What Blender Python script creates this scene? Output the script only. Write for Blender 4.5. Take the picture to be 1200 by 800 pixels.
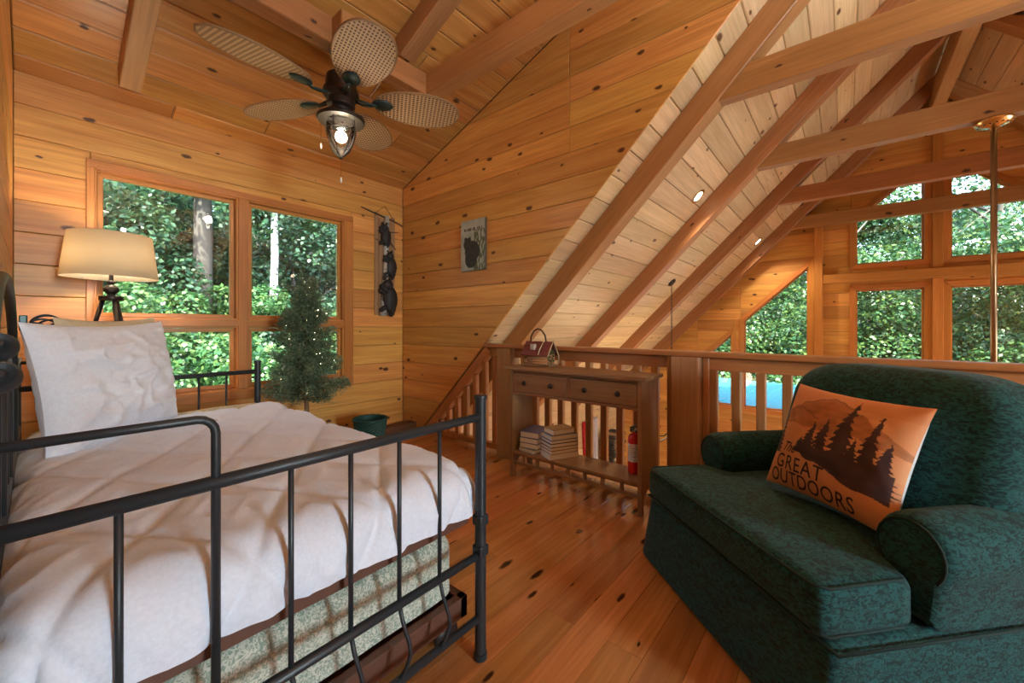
import bpy, bmesh, math, random
import numpy as np
from mathutils import Vector, Matrix, noise

random.seed(7)
for o in list(bpy.data.objects): bpy.data.objects.remove(o, do_unlink=True)
SC = bpy.context.scene
COL = SC.collection
V3 = Vector

# ------------------------------------------------------------------ camera
F = 466.5; HZ = 382.0; CZ = 1.10
cd = bpy.data.cameras.new('camera'); cam = bpy.data.objects.new('camera', cd); COL.objects.link(cam)
cd.sensor_width = 36; cd.lens = 36*F/1200; cd.clip_start = .02; cd.clip_end = 300
cd.shift_y = -(400-HZ)/1200
FX, FY = .7672, .6414                      # view direction in the floor plane
cam.location = (0, 0, CZ)
cam.rotation_euler = (math.pi/2, 0, math.atan2(FY, FX)-math.pi/2)
SC.camera = cam
def ray(px, py):
    t = (px-600)/F; k = (HZ-py)/F
    return V3((FX+FY*t, FY-FX*t, k))
def on_x(px, py, X): d = ray(px, py); s = X/d.x; return V3((X, d.y*s, CZ+d.z*s))
def on_y(px, py, Y): d = ray(px, py); s = Y/d.y; return V3((d.x*s, Y, CZ+d.z*s))
def on_z(px, py, Z): d = ray(px, py); s = (Z-CZ)/d.z; return V3((d.x*s, d.y*s, Z))

# ------------------------------------------------------------------ world, sun, exposure
w = bpy.data.worlds.new('sky'); SC.world = w; w.use_nodes = True
nt = w.node_tree; bg = nt.nodes['Background']
sky = nt.nodes.new('ShaderNodeTexSky'); sky.sky_type = 'NISHITA'; sky.sun_disc = False
sky.sun_elevation = math.radians(48); sky.sun_rotation = math.radians(200); sky.dust_density = 2.0; sky.ozone_density = 1.0
nt.links.new(sky.outputs[0], bg.inputs[0]); bg.inputs[1].default_value = 1.1
sd = bpy.data.lights.new('sun', 'SUN'); sun = bpy.data.objects.new('sun', sd); COL.objects.link(sun)
sd.energy = 15; sd.angle = .02; sd.color = (1, .94, .82)
sun.rotation_euler = V3((-.55, -.35, .78)).to_track_quat('Z', 'Y').to_euler()
# fill lights added out of view, outside added window openings
def area(name, loc, direction, sx, sy, energy, color):
    l = bpy.data.lights.new(name, 'AREA'); l.shape = 'RECTANGLE'; l.size = sx; l.size_y = sy; l.energy = energy; l.color = color
    o = bpy.data.objects.new(name, l); COL.objects.link(o); o.location = loc
    o.rotation_euler = V3(direction).to_track_quat('-Z', 'Z').to_euler(); return o
area('window_daylight', (.44, -5.62, 1.55), (0, 1, 0.0), .9, 1.7, 140, (.72, .86, 1))
area('window_daylight', (5.0, -5.5, -1.1), (0, 1, 0.25), 3.6, 1.5, 60, (.84, .92, 1))
SC.view_settings.view_transform = 'Standard'; SC.view_settings.look = 'None'
SC.view_settings.gamma = 1; SC.view_settings.use_curve_mapping = False
SC.view_settings.exposure = 1.25

# ------------------------------------------------------------------ materials
def newmat(name):
    m = bpy.data.materials.new(name); m.use_nodes = True
    t = m.node_tree; b = t.nodes['Principled BSDF']; return m, t, b
def N(t, typ, **kw):
    n = t.nodes.new(typ)
    for k, v in kw.items(): setattr(n, k, v)
    return n
def plain(name, c, rough=.5, metal=0, spec=None, bump=0, bscale=60, emit=None, estr=0, sheen=0, coat=0):
    m, t, b = newmat(name)
    b.inputs['Base Color'].default_value = (*c, 1); b.inputs['Roughness'].default_value = rough; b.inputs['Metallic'].default_value = metal
    if spec is not None: b.inputs['Specular IOR Level'].default_value = spec
    if coat: b.inputs['Coat Weight'].default_value = coat
    if sheen: b.inputs['Sheen Weight'].default_value = sheen
    if emit: b.inputs['Emission Color'].default_value = (*emit, 1); b.inputs['Emission Strength'].default_value = estr
    tc = N(t, 'ShaderNodeTexCoord'); nz = N(t, 'ShaderNodeTexNoise'); nz.inputs['Scale'].default_value = bscale; nz.inputs['Detail'].default_value = 3
    t.links.new(tc.outputs['Object'], nz.inputs['Vector'])
    mx = N(t, 'ShaderNodeMixRGB'); mx.inputs[1].default_value = (*[x*.88 for x in c], 1); mx.inputs[2].default_value = (*[min(1, x*1.1) for x in c], 1)
    t.links.new(nz.outputs['Fac'], mx.inputs[0]); t.links.new(mx.outputs[0], b.inputs['Base Color'])
    if bump:
        bp = N(t, 'ShaderNodeBump'); bp.inputs['Strength'].default_value = bump; bp.inputs['Distance'].default_value = .004
        t.links.new(nz.outputs['Fac'], bp.inputs['Height']); t.links.new(bp.outputs[0], b.inputs['Normal'])
    return m
def wood(name, c1, c2, knot, rough=.4, kx=2.6, ky=5.0, kr=.075, keep=.45, vary=.25, coat=0, spec=.5):
    """boards: local X runs along the grain, every board gets its own tone and its own knots"""
    m, t, b = newmat(name); L = t.links.new
    tc = N(t, 'ShaderNodeTexCoord'); oi = N(t, 'ShaderNodeObjectInfo')
    off = N(t, 'ShaderNodeVectorMath', operation='SCALE'); off.inputs[0].default_value = (37.3, 91.7, 53.1); L(oi.outputs['Random'], off.inputs['Scale'])
    add = N(t, 'ShaderNodeVectorMath', operation='ADD'); L(tc.outputs['Object'], add.inputs[0]); L(off.outputs[0], add.inputs[1])
    def scaled(s):
        n = N(t, 'ShaderNodeVectorMath', operation='MULTIPLY'); n.inputs[1].default_value = s; L(add.outputs[0], n.inputs[0]); return n
    s1 = scaled((1.1, 15, 15)); n1 = N(t, 'ShaderNodeTexNoise'); n1.inputs['Scale'].default_value = 1; n1.inputs['Detail'].default_value = 4; n1.inputs['Distortion'].default_value = .9
    L(s1.outputs[0], n1.inputs['Vector'])
    s2 = scaled((3, 95, 95)); n2 = N(t, 'ShaderNodeTexNoise'); n2.inputs['Scale'].default_value = 1; n2.inputs['Detail'].default_value = 2
    L(s2.outputs[0], n2.inputs['Vector'])
    r1 = N(t, 'ShaderNodeValToRGB'); r1.color_ramp.elements[0].position = .3; r1.color_ramp.elements[1].position = .72
    r1.color_ramp.elements[0].color = (*c1, 1); r1.color_ramp.elements[1].color = (*c2, 1); L(n1.outputs['Fac'], r1.inputs[0])
    mg = N(t, 'ShaderNodeMixRGB', blend_type='MULTIPLY'); mg.inputs[0].default_value = .45; L(r1.outputs[0], mg.inputs[1]); L(n2.outputs['Fac'], mg.inputs[2])
    hs = N(t, 'ShaderNodeHueSaturation')
    mv = N(t, 'ShaderNodeMapRange'); mv.inputs['To Min'].default_value = 1.32-vary; mv.inputs['To Max'].default_value = 1.32+vary*.7; L(oi.outputs['Random'], mv.inputs[0]); L(mv.outputs[0], hs.inputs['Value'])
    fr = N(t, 'ShaderNodeMath', operation='FRACT'); ml = N(t, 'ShaderNodeMath', operation='MULTIPLY'); ml.inputs[1].default_value = 17.31; L(oi.outputs['Random'], ml.inputs[0]); L(ml.outputs[0], fr.inputs[0])
    mh = N(t, 'ShaderNodeMapRange'); mh.inputs['To Min'].default_value = .49; mh.inputs['To Max'].default_value = .506; L(fr.outputs[0], mh.inputs[0]); L(mh.outputs[0], hs.inputs['Hue'])
    L(mg.outputs[0], hs.inputs['Color'])
    # knots
    sp = N(t, 'ShaderNodeSeparateXYZ'); L(add.outputs[0], sp.inputs[0])
    yz = N(t, 'ShaderNodeMath', operation='ADD'); L(sp.outputs[1], yz.inputs[0]); L(sp.outputs[2], yz.inputs[1])
    nx = N(t, 'ShaderNodeMath', operation='MULTIPLY'); nx.inputs[1].default_value = kx; L(sp.outputs[0], nx.inputs[0])
    ny = N(t, 'ShaderNodeMath', operation='MULTIPLY'); ny.inputs[1].default_value = ky; L(yz.outputs[0], ny.inputs[0])
    cb = N(t, 'ShaderNodeCombineXYZ'); L(nx.outputs[0], cb.inputs[0]); L(ny.outputs[0], cb.inputs[1])
    dn = N(t, 'ShaderNodeTexNoise'); dn.inputs['Scale'].default_value = 30; L(add.outputs[0], dn.inputs['Vector'])
    da = N(t, 'ShaderNodeVectorMath', operation='MULTIPLY_ADD'); da.inputs[1].default_value = (.07, .07, 0); L(dn.outputs['Color'], da.inputs[0]); L(cb.outputs[0], da.inputs[2])
    vo = N(t, 'ShaderNodeTexVoronoi', voronoi_dimensions='2D'); vo.inputs['Scale'].default_value = 1; L(da.outputs[0], vo.inputs['Vector'])
    sc = N(t, 'ShaderNodeSeparateColor'); L(vo.outputs['Color'], sc.inputs[0])
    # size of each knot from its own random number; too small ones vanish
    sz = N(t, 'ShaderNodeMapRange'); sz.inputs['From Min'].default_value = keep; sz.inputs['From Max'].default_value = 1; sz.inputs['To Min'].default_value = kr*.35; sz.inputs['To Max'].default_value = kr*1.5
    L(sc.outputs[0], sz.inputs[0])
    dv = N(t, 'ShaderNodeMath', operation='DIVIDE'); L(vo.outputs['Distance'], dv.inputs[0]); L(sz.outputs[0], dv.inputs[1])
    kr_ = N(t, 'ShaderNodeValToRGB'); e = kr_.color_ramp.elements; e[0].position = .55; e[0].color = (1, 1, 1, 1); e[1].position = 1; e[1].color = (0, 0, 0, 1)
    x = e.new(.78); x.color = (.55, .55, .55, 1)
    L(dv.outputs[0], kr_.inputs[0])
    gt = N(t, 'ShaderNodeMath', operation='GREATER_THAN'); gt.inputs[1].default_value = keep; L(sc.outputs[0], gt.inputs[0])
    km = N(t, 'ShaderNodeMath', operation='MULTIPLY'); L(kr_.outputs[0], km.inputs[0]); L(gt.outputs[0], km.inputs[1])
    mk = N(t, 'ShaderNodeMixRGB'); L(km.outputs[0], mk.inputs[0]); L(hs.outputs[0], mk.inputs[1]); mk.inputs[2].default_value = (*knot, 1)
    L(mk.outputs[0], b.inputs['Base Color'])
    b.inputs['Roughness'].default_value = rough; b.inputs['Specular IOR Level'].default_value = spec
    if coat: b.inputs['Coat Weight'].default_value = coat; b.inputs['Coat Roughness'].default_value = .12
    bp = N(t, 'ShaderNodeBump'); bp.inputs['Strength'].default_value = .12; bp.inputs['Distance'].default_value = .002
    L(n2.outputs['Fac'], bp.inputs['Height']); L(bp.outputs[0], b.inputs['Normal'])
    return m
def glassmat(name, tint=(.93, .97, .95), refl=.9):
    m = bpy.data.materials.new(name); m.use_nodes = True; t = m.node_tree; t.nodes.clear(); L = t.links.new
    out = N(t, 'ShaderNodeOutputMaterial'); tr = N(t, 'ShaderNodeBsdfTransparent'); tr.inputs[0].default_value = (*tint, 1)
    gl = N(t, 'ShaderNodeBsdfGlossy'); gl.inputs['Roughness'].default_value = .01; gl.inputs[0].default_value = (refl, refl, refl, 1)
    fr = N(t, 'ShaderNodeFresnel'); fr.inputs[0].default_value = 1.5
    mx = N(t, 'ShaderNodeMixShader'); L(fr.outputs[0], mx.inputs[0]); L(tr.outputs[0], mx.inputs[1]); L(gl.outputs[0], mx.inputs[2]); L(mx.outputs[0], out.inputs[0])
    return m
def attrmat(name, rough=.7, bump=.15, bscale=700):
    m, t, b = newmat(name); a = N(t, 'ShaderNodeAttribute'); a.attribute_name = 'Col'
    t.links.new(a.outputs['Color'], b.inputs['Base Color']); b.inputs['Roughness'].default_value = rough
    tc = N(t, 'ShaderNodeTexCoord'); nz = N(t, 'ShaderNodeTexNoise'); nz.inputs['Scale'].default_value = bscale
    bp = N(t, 'ShaderNodeBump'); bp.inputs['Strength'].default_value = bump; bp.inputs['Distance'].default_value = .001
    t.links.new(tc.outputs['Object'], nz.inputs['Vector']); t.links.new(nz.outputs['Fac'], bp.inputs['Height']); t.links.new(bp.outputs[0], b.inputs['Normal'])
    return m
def jacquard(name, c1, c2, scale, stretch=(1, 1, 1), rough=.8, sheen=0, bump=.3, lo=.45, hi=.55, dist=1.5):
    m, t, b = newmat(name); L = t.links.new
    tc = N(t, 'ShaderNodeTexCoord'); mp = N(t, 'ShaderNodeMapping'); mp.inputs['Scale'].default_value = stretch; L(tc.outputs['Object'], mp.inputs[0])
    nz = N(t, 'ShaderNodeTexNoise'); nz.inputs['Scale'].default_value = scale; nz.inputs['Detail'].default_value = 2; nz.inputs['Distortion'].default_value = dist; L(mp.outputs[0], nz.inputs[0])
    r = N(t, 'ShaderNodeValToRGB'); r.color_ramp.elements[0].position = lo; r.color_ramp.elements[1].position = hi
    r.color_ramp.elements[0].color = (*c1, 1); r.color_ramp.elements[1].color = (*c2, 1); L(nz.outputs['Fac'], r.inputs[0]); L(r.outputs[0], b.inputs['Base Color'])
    b.inputs['Roughness'].default_value = rough; b.inputs['Sheen Weight'].default_value = sheen; b.inputs['Specular IOR Level'].default_value = .3
    bp = N(t, 'ShaderNodeBump'); bp.inputs['Strength'].default_value = bump; bp.inputs['Distance'].default_value = .003; L(nz.outputs['Fac'], bp.inputs['Height']); L(bp.outputs[0], b.inputs['Normal'])
    return m
def leafmat(name, ca, cb_, cc, trans=.35):
    m = bpy.data.materials.new(name); m.use_nodes = True; t = m.node_tree; t.nodes.clear(); L = t.links.new
    out = N(t, 'ShaderNodeOutputMaterial'); ge = N(t, 'ShaderNodeNewGeometry')
    r = N(t, 'ShaderNodeValToRGB'); r.color_ramp.elements[0].color = (*ca, 1); r.color_ramp.elements[1].color = (*cc, 1); x = r.color_ramp.elements.new(.55); x.color = (*cb_, 1)
    L(ge.outputs['Random Per Island'], r.inputs[0])
    d = N(t, 'ShaderNodeBsdfPrincipled'); d.inputs['Roughness'].default_value = .4; L(r.outputs[0], d.inputs['Base Color'])
    tl = N(t, 'ShaderNodeBsdfTranslucent'); L(r.outputs[0], tl.inputs[0])
    mx = N(t, 'ShaderNodeMixShader'); mx.inputs[0].default_value = trans; L(d.outputs[0], mx.inputs[1]); L(tl.outputs[0], mx.inputs[2]); L(mx.outputs[0], out.inputs[0])
    return m
M = {}
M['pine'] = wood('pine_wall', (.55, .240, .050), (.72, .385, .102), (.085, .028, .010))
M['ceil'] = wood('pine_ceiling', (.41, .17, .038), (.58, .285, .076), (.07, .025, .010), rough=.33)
M['roof'] = wood('pine_roof', (.58, .39, .19), (.68, .49, .27), (.13, .055, .022), rough=.45)  # paler than the wall pine: whitening by daylight is put into the colour
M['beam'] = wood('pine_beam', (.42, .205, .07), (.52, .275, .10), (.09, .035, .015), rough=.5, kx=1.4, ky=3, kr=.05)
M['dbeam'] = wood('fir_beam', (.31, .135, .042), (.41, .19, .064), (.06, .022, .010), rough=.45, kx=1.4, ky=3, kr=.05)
M['floor'] = wood('pine_floor', (.42, .165, .045), (.60, .265, .082), (.05, .014, .005), rough=.15, kx=2.2, ky=6.5, kr=.085, keep=.4, vary=.3, spec=.6)
M['rail'] = wood('rail_wood', (.42, .185, .062), (.52, .245, .088), (.06, .022, .010), rough=.32, kx=1.2, ky=3, kr=.04)
M['post'] = wood('post_wood', (.39, .225, .105), (.48, .29, .145), (.06, .025, .012), rough=.42, kx=1.2, ky=3, kr=.04)
M['trim'] = wood('trim_wood', (.53, .21, .045), (.61, .265, .062), (.07, .025, .010), rough=.35, kx=1, ky=3, kr=.03, keep=.7)
M['table'] = wood('table_wood', (.25, .13, .056), (.33, .18, .08), (.06, .025, .012), rough=.35, kx=1, ky=3, kr=.03, keep=.8, vary=.08)
M['shadowgap'] = plain('wall_core', (.13, .055, .02), .8)
M['iron'] = plain('black_iron', (.022, .027, .032), .42, spec=.5, bump=.12, bscale=300)
M['bronze'] = plain('dark_bronze', (.030, .022, .018), .38, metal=.5, bump=.05)
M['verdigris'] = plain('green_bronze', (.035, .062, .060), .35, metal=.45, bump=.05)
M['brown_metal'] = plain('brown_steel', (.13, .055, .035), .45)
M['glass'] = glassmat('window_glass')
M['clear'] = glassmat('clear_glass', (.95, .95, .95), 1)
M['quilt'] = plain('white_quilt', (.74, .80, .92), .85, bump=.25, bscale=130, sheen=.2)
M['pillow'] = plain('white_cotton', (.78, .83, .94), .85, bump=.15, bscale=90, sheen=.2)
M['beige'] = plain('beige_cotton', (.62, .54, .36), .9, bump=.3, bscale=60)
M['coverlet'] = jacquard('coverlet_fabric', (.50, .43, .24), (.70, .66, .50), 55, bump=.3)
M['ticking'] = jacquard('floral_ticking', (.30, .36, .28), (.66, .65, .54), 75, dist=2.5, bump=.15)
M['green'] = jacquard('green_chenille', (.0014, .022, .024), (.009, .088, .088), 46, stretch=(1, 1, 2.2), sheen=.08, bump=.8, lo=.40, hi=.60)
M['piping'] = plain('green_piping', (.004, .026, .024), .8)
M['white'] = plain('white_paint', (.82, .82, .80), .5)
M['pages'] = plain('book_pages', (.80, .76, .66), .85, bump=.3, bscale=200)
M['red'] = plain('red_paint', (.62, .012, .012), .28, coat=.4)
M['black'] = plain('black_plastic', (.015, .015, .016), .4)
M['steel'] = plain('brushed_steel', (.55, .55, .55), .3, metal=1)
M['brass'] = plain('polished_brass', (.62, .42, .20), .22, metal=1)
M['basket'] = plain('green_wicker', (.008, .055, .042), .55, bump=.5, bscale=120)
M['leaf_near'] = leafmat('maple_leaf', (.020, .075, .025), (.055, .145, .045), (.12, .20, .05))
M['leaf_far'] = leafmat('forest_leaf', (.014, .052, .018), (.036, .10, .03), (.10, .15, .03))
M['leaf_blue'] = leafmat('shaded_leaf', (.012, .046, .022), (.028, .082, .038), (.065, .125, .05))  # shade and a blue haze tint put into the leaf colour
M['bark'] = plain('grey_bark', (.06, .052, .045), .95, bump=1, bscale=25)
M['needle'] = leafmat('fir_needle', (.08, .155, .09), (.17, .26, .16), (.28, .34, .20), .25)
M['attr'] = attrmat('printed_cloth'); M['canvas'] = attrmat('printed_canvas', .6, .2, 900)

def wicker(name):
    m, t, b = newmat(name); L = t.links.new
    tc = N(t, 'ShaderNodeTexCoord')
    def wave(axis, sc, ph):
        n = N(t, 'ShaderNodeTexWave', wave_type='BANDS', bands_direction=axis, wave_profile='SIN'); n.inputs['Scale'].default_value = sc; n.inputs['Phase Offset'].default_value = ph; L(tc.outputs['Object'], n.inputs[0]); return n
    a = wave('X', 14, 0); c = wave('Y', 19, 0)
    mu = N(t, 'ShaderNodeMath', operation='MULTIPLY'); L(a.outputs['Fac'], mu.inputs[0]); L(c.outputs['Fac'], mu.inputs[1])
    r = N(t, 'ShaderNodeValToRGB'); r.color_ramp.elements[0].position = .22; r.color_ramp.elements[1].position = .42
    r.color_ramp.elements[0].color = (.50, .33, .18, 1); r.color_ramp.elements[1].color = (.10, .045, .02, 1); L(mu.outputs[0], r.inputs[0]); L(r.outputs[0], b.inputs['Base Color'])
    b.inputs['Roughness'].default_value = .6
    bp = N(t, 'ShaderNodeBump'); bp.invert = True; bp.inputs['Strength'].default_value = .5; bp.inputs['Distance'].default_value = .004; L(mu.outputs[0], bp.inputs['Height']); L(bp.outputs[0], b.inputs['Normal'])
    return m
M['wicker'] = wicker('woven_rattan')
def birch(name):
    m, t, b = newmat(name); L = t.links.new
    tc = N(t, 'ShaderNodeTexCoord'); mp = N(t, 'ShaderNodeMapping'); mp.inputs['Scale'].default_value = (3, 3, 14); L(tc.outputs['Object'], mp.inputs[0])
    nz = N(t, 'ShaderNodeTexNoise'); nz.inputs['Scale'].default_value = 1.3; nz.inputs['Detail'].default_value = 4; L(mp.outputs[0], nz.inputs[0])
    r = N(t, 'ShaderNodeValToRGB'); r.color_ramp.elements[0].position = .36; r.color_ramp.elements[1].position = .46
    r.color_ramp.elements[0].color = (.05, .045, .04, 1); r.color_ramp.elements[1].color = (.42, .42, .40, 1); L(nz.outputs['Fac'], r.inputs[0]); L(r.outputs[0], b.inputs['Base Color'])
    b.inputs['Roughness'].default_value = .8; return m
M['birch'] = birch('birch_bark')
def shadecloth(name):
    m = bpy.data.materials.new(name); m.use_nodes = True; t = m.node_tree; t.nodes.clear(); L = t.links.new
    out = N(t, 'ShaderNodeOutputMaterial'); d = N(t, 'ShaderNodeBsdfDiffuse'); d.inputs[0].default_value = (.74, .67, .54, 1)
    tl = N(t, 'ShaderNodeBsdfTranslucent'); tl.inputs[0].default_value = (.78, .68, .50, 1)
    nz = N(t, 'ShaderNodeTexNoise'); nz.inputs['Scale'].default_value = 350; bp = N(t, 'ShaderNodeBump'); bp.inputs['Strength'].default_value = .2; bp.inputs['Distance'].default_value = .001
    tc = N(t, 'ShaderNodeTexCoord'); L(tc.outputs['Object'], nz.inputs[0]); L(nz.outputs['Fac'], bp.inputs['Height']); L(bp.outputs[0], d.inputs['Normal'])
    mx = N(t, 'ShaderNodeMixShader'); mx.inputs[0].default_value = .42; L(d.outputs[0], mx.inputs[1]); L(tl.outputs[0], mx.inputs[2]); L(mx.outputs[0], out.inputs[0]); return m
M['shade'] = shadecloth('linen_shade')
def emis(name, c, s):
    m, t, b = newmat(name); b.inputs['Base Color'].default_value = (*c, 1); b.inputs['Emission Color'].default_value = (*c, 1); b.inputs['Emission Strength'].default_value = s; return m
M['bulb'] = emis('lit_bulb', (1, .86, .62), 14); M['can'] = emis('lit_can', (1, .82, .55), 5); M['fairy'] = emis('fairy_bulb', (1, .85, .6), 7)
M['cup'] = emis('lit_glass_cup', (1, .84, .6), 1.4)

# ------------------------------------------------------------------ mesh helpers
def mesh(name, verts, faces, smooth=False):
    me = bpy.data.meshes.new(name); me.from_pydata([tuple(v) for v in verts], [], faces); me.update()
    if smooth: me.polygons.foreach_set('use_smooth', [True]*len(me.polygons))
    return me
def link(name, me, mat=None, parent=None, loc=None, mw=None):
    o = bpy.data.objects.new(name, me); COL.objects.link(o)
    if mat and me is not None and len(me.materials) == 0: me.materials.append(mat)
    if parent: o.parent = parent
    if mw is not None: o.matrix_local = mw
    elif loc is not None: o.location = loc
    return o
def tag(o, label=None, cat=None, group=None, kind=None):
    if label: o['label'] = label
    if cat: o['category'] = cat
    if group: o['group'] = group
    if kind: o['kind'] = kind
    return o
def thing(name, label, cat, loc=(0, 0, 0), rz=0, group=None):
    o = bpy.data.objects.new(name, None); COL.objects.link(o); o.location = loc; o.rotation_euler = (0, 0, rz); o.empty_display_size = .1
    return tag(o, label, cat, group)
def copy_tree(o, parent=None):
    c = o.copy(); COL.objects.link(c); c.parent = parent
    for ch in list(o.children): copy_tree(ch, c)
    return c
class MB:
    def __init__(s): s.v = []; s.f = []
    def add(s, vs, fs): n = len(s.v); s.v += [tuple(v) for v in vs]; s.f += [tuple(i+n for i in f) for f in fs]; return s
    def box(s, x0, x1, y0, y1, z0, z1, c=0):
        if c <= 0:
            vs = [(x, y, z) for x in (x0, x1) for y in (y0, y1) for z in (z0, z1)]
            return s.add(vs, [(0, 1, 3, 2), (4, 6, 7, 5), (0, 4, 5, 1), (2, 3, 7, 6), (0, 2, 6, 4), (1, 5, 7, 3)])
        bm = bmesh.new(); bmesh.ops.create_cube(bm, size=1)
        for v in bm.verts: v.co = V3((x0+(v.co.x+.5)*(x1-x0), y0+(v.co.y+.5)*(y1-y0), z0+(v.co.z+.5)*(z1-z0)))
        bmesh.ops.bevel(bm, geom=list(bm.edges), offset=c, segments=2, affect='EDGES', profile=.5)
        bm.verts.index_update(); vs = [tuple(v.co) for v in bm.verts]; fs = [tuple(v.index for v in f.verts) for f in bm.faces]; bm.free()
        return s.add(vs, fs)
    def tube(s, pts, r, n=8, closed=False, caps=True):
        pts = [V3(p) for p in pts]; m = len(pts); rs = r if isinstance(r, (list, tuple)) else [r]*m
        tang = []
        for i in range(m):
            a = pts[(i-1) % m] if (closed or i > 0) else pts[i]; b = pts[(i+1) % m] if (closed or i < m-1) else pts[i]
            tang.append((b-a).normalized())
        u = tang[0].cross(V3((0, 0, 1)));  u = u if u.length > .1 else tang[0].cross(V3((1, 0, 0))); u.normalize()
        vs = []
        for i in range(m):
            u = (u-tang[i]*u.dot(tang[i])); u.normalize(); w_ = tang[i].cross(u)
            for k in range(n):
                a = 2*math.pi*k/n; vs.append(pts[i]+(u*math.cos(a)+w_*math.sin(a))*rs[i])
        fs = []
        for i in range(m if closed else m-1):
            j = (i+1) % m
            for k in range(n): fs.append((i*n+k, i*n+(k+1) % n, j*n+(k+1) % n, j*n+k))
        if caps and not closed: fs.append(tuple(range(n))[::-1]); fs.append(tuple((m-1)*n+k for k in range(n)))
        return s.add(vs, fs)
    def lathe(s, prof, n=20, c=(0, 0, 0), sx=1, sy=1, rot=None):
        vs = []; fs = []
        for r, z in prof:
            for k in range(n):
                a = 2*math.pi*k/n; p = V3((r*math.cos(a)*sx, r*math.sin(a)*sy, z))
                if rot is not None: p = rot @ p
                vs.append(p+V3(c))
        for i in range(len(prof)-1):
            for k in range(n): fs.append((i*n+k, i*n+(k+1) % n, (i+1)*n+(k+1) % n, (i+1)*n+k))
        if prof[0][0] > 1e-5: fs.append(tuple(range(n))[::-1])
        if prof[-1][0] > 1e-5: fs.append(tuple((len(prof)-1)*n+k for k in range(n)))
        return s.add(vs, fs)
    def ball(s, c, r, n=12, m=8, sq=(1, 1, 1), rot=None):
        prof = [(max(1e-6, math.sin(math.pi*i/m)), -math.cos(math.pi*i/m)) for i in range(m+1)]
        vs = []; fs = []
        for rr, z in prof:
            for k in range(n):
                a = 2*math.pi*k/n; p = V3((rr*math.cos(a)*r*sq[0], rr*math.sin(a)*r*sq[1], z*r*sq[2]))
                if rot is not None: p = rot @ p
                vs.append(p+V3(c))
        for i in range(m):
            for k in range(n): fs.append((i*n+k, i*n+(k+1) % n, (i+1)*n+(k+1) % n, (i+1)*n+k))
        return s.add(vs, fs)
    def prism(s, poly, axis, a0, a1):
        """poly of 2D points extruded along axis ('x': (y,z), 'y': (x,z), 'z': (x,y))"""
        def p3(p, a): return {'x': (a, p[0], p[1]), 'y': (p[0], a, p[1]), 'z': (p[0], p[1], a)}[axis]
        n = len(poly); vs = [p3(p, a0) for p in poly]+[p3(p, a1) for p in poly]
        fs = [tuple(range(n))[::-1], tuple(range(n, 2*n))]+[(i, (i+1) % n, n+(i+1) % n, n+i) for i in range(n)]
        return s.add(vs, fs)
    def build(s, name, mat, parent=None, smooth=False, loc=None, mw=None, auto=False):
        me = mesh(name, s.v, s.f, smooth)
        bm = bmesh.new(); bm.from_mesh(me); bmesh.ops.remove_doubles(bm, verts=bm.verts, dist=1e-6); bmesh.ops.recalc_face_normals(bm, faces=bm.faces); bm.to_mesh(me); bm.free()
        if auto:
            me.polygons.foreach_set('use_smooth', [True]*len(me.polygons))
            try: me.set_sharp_from_angle(angle=math.radians(38))
            except Exception: pass
        return link(name, me, mat, parent, loc, mw)
# --- 2D convex polygon tools
def clip(poly, n, d):                        # keep n.p <= d
    out = []
    for i in range(len(poly)):
        a, b = poly[i], poly[(i+1) % len(poly)]
        da = n[0]*a[0]+n[1]*a[1]-d; db = n[0]*b[0]+n[1]*b[1]-d
        if da <= 1e-9: out.append(a)
        if (da < -1e-9 and db > 1e-9) or (da > 1e-9 and db < -1e-9):
            k = da/(da-db); out.append((a[0]+(b[0]-a[0])*k, a[1]+(b[1]-a[1])*k))
    return out
def area2(p): return .5*sum(p[i][0]*p[(i+1) % len(p)][1]-p[(i+1) % len(p)][0]*p[i][1] for i in range(len(p))) if len(p) > 2 else 0
def ccw(p): return p if area2(p) > 0 else p[::-1]
def subtract(poly, hole):
    hole = ccw(hole); out = []; rest = poly
    es = list(range(len(hole)))
    def vert(i): a, b = hole[i], hole[(i+1) % len(hole)]; return abs(b[0]-a[0])
    es.sort(key=vert)                        # vertical edges first: long boards beside the opening stay whole
    for i in es:
        a, b = hole[i], hole[(i+1) % len(hole)]; n = (b[1]-a[1], a[0]-b[0]); d = n[0]*a[0]+n[1]*a[1]
        o = clip(rest, (-n[0], -n[1]), -d)
        if len(o) > 2 and abs(area2(o)) > 1e-4: out.append(o)
        rest = clip(rest, n, d)
        if len(rest) < 3 or abs(area2(rest)) < 1e-6: break
    if len(rest) < 3 or abs(area2(rest)) < 1e-6:
        pass
    return out
def overlap(poly, hole):
    hole = ccw(hole); r = poly
    for i in range(len(hole)):
        a, b = hole[i], hole[(i+1) % len(hole)]; n = (b[1]-a[1], a[0]-b[0]); r = clip(r, n, n[0]*a[0]+n[1]*a[1])
        if len(r) < 3: return False
    return abs(area2(r)) > 1e-5
def inset(poly, c):
    poly = ccw(poly); n = len(poly); r = poly
    for i in range(n):
        a, b = poly[i], poly[(i+1) % n]; l = math.hypot(b[0]-a[0], b[1]-a[1])
        if l < 1e-6: continue
        nn = ((b[1]-a[1])/l, (a[0]-b[0])/l); r = clip(r, nn, nn[0]*a[0]+nn[1]*a[1]-c)
        if len(r) < 3: return None
    return r
_bc = {}
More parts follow.
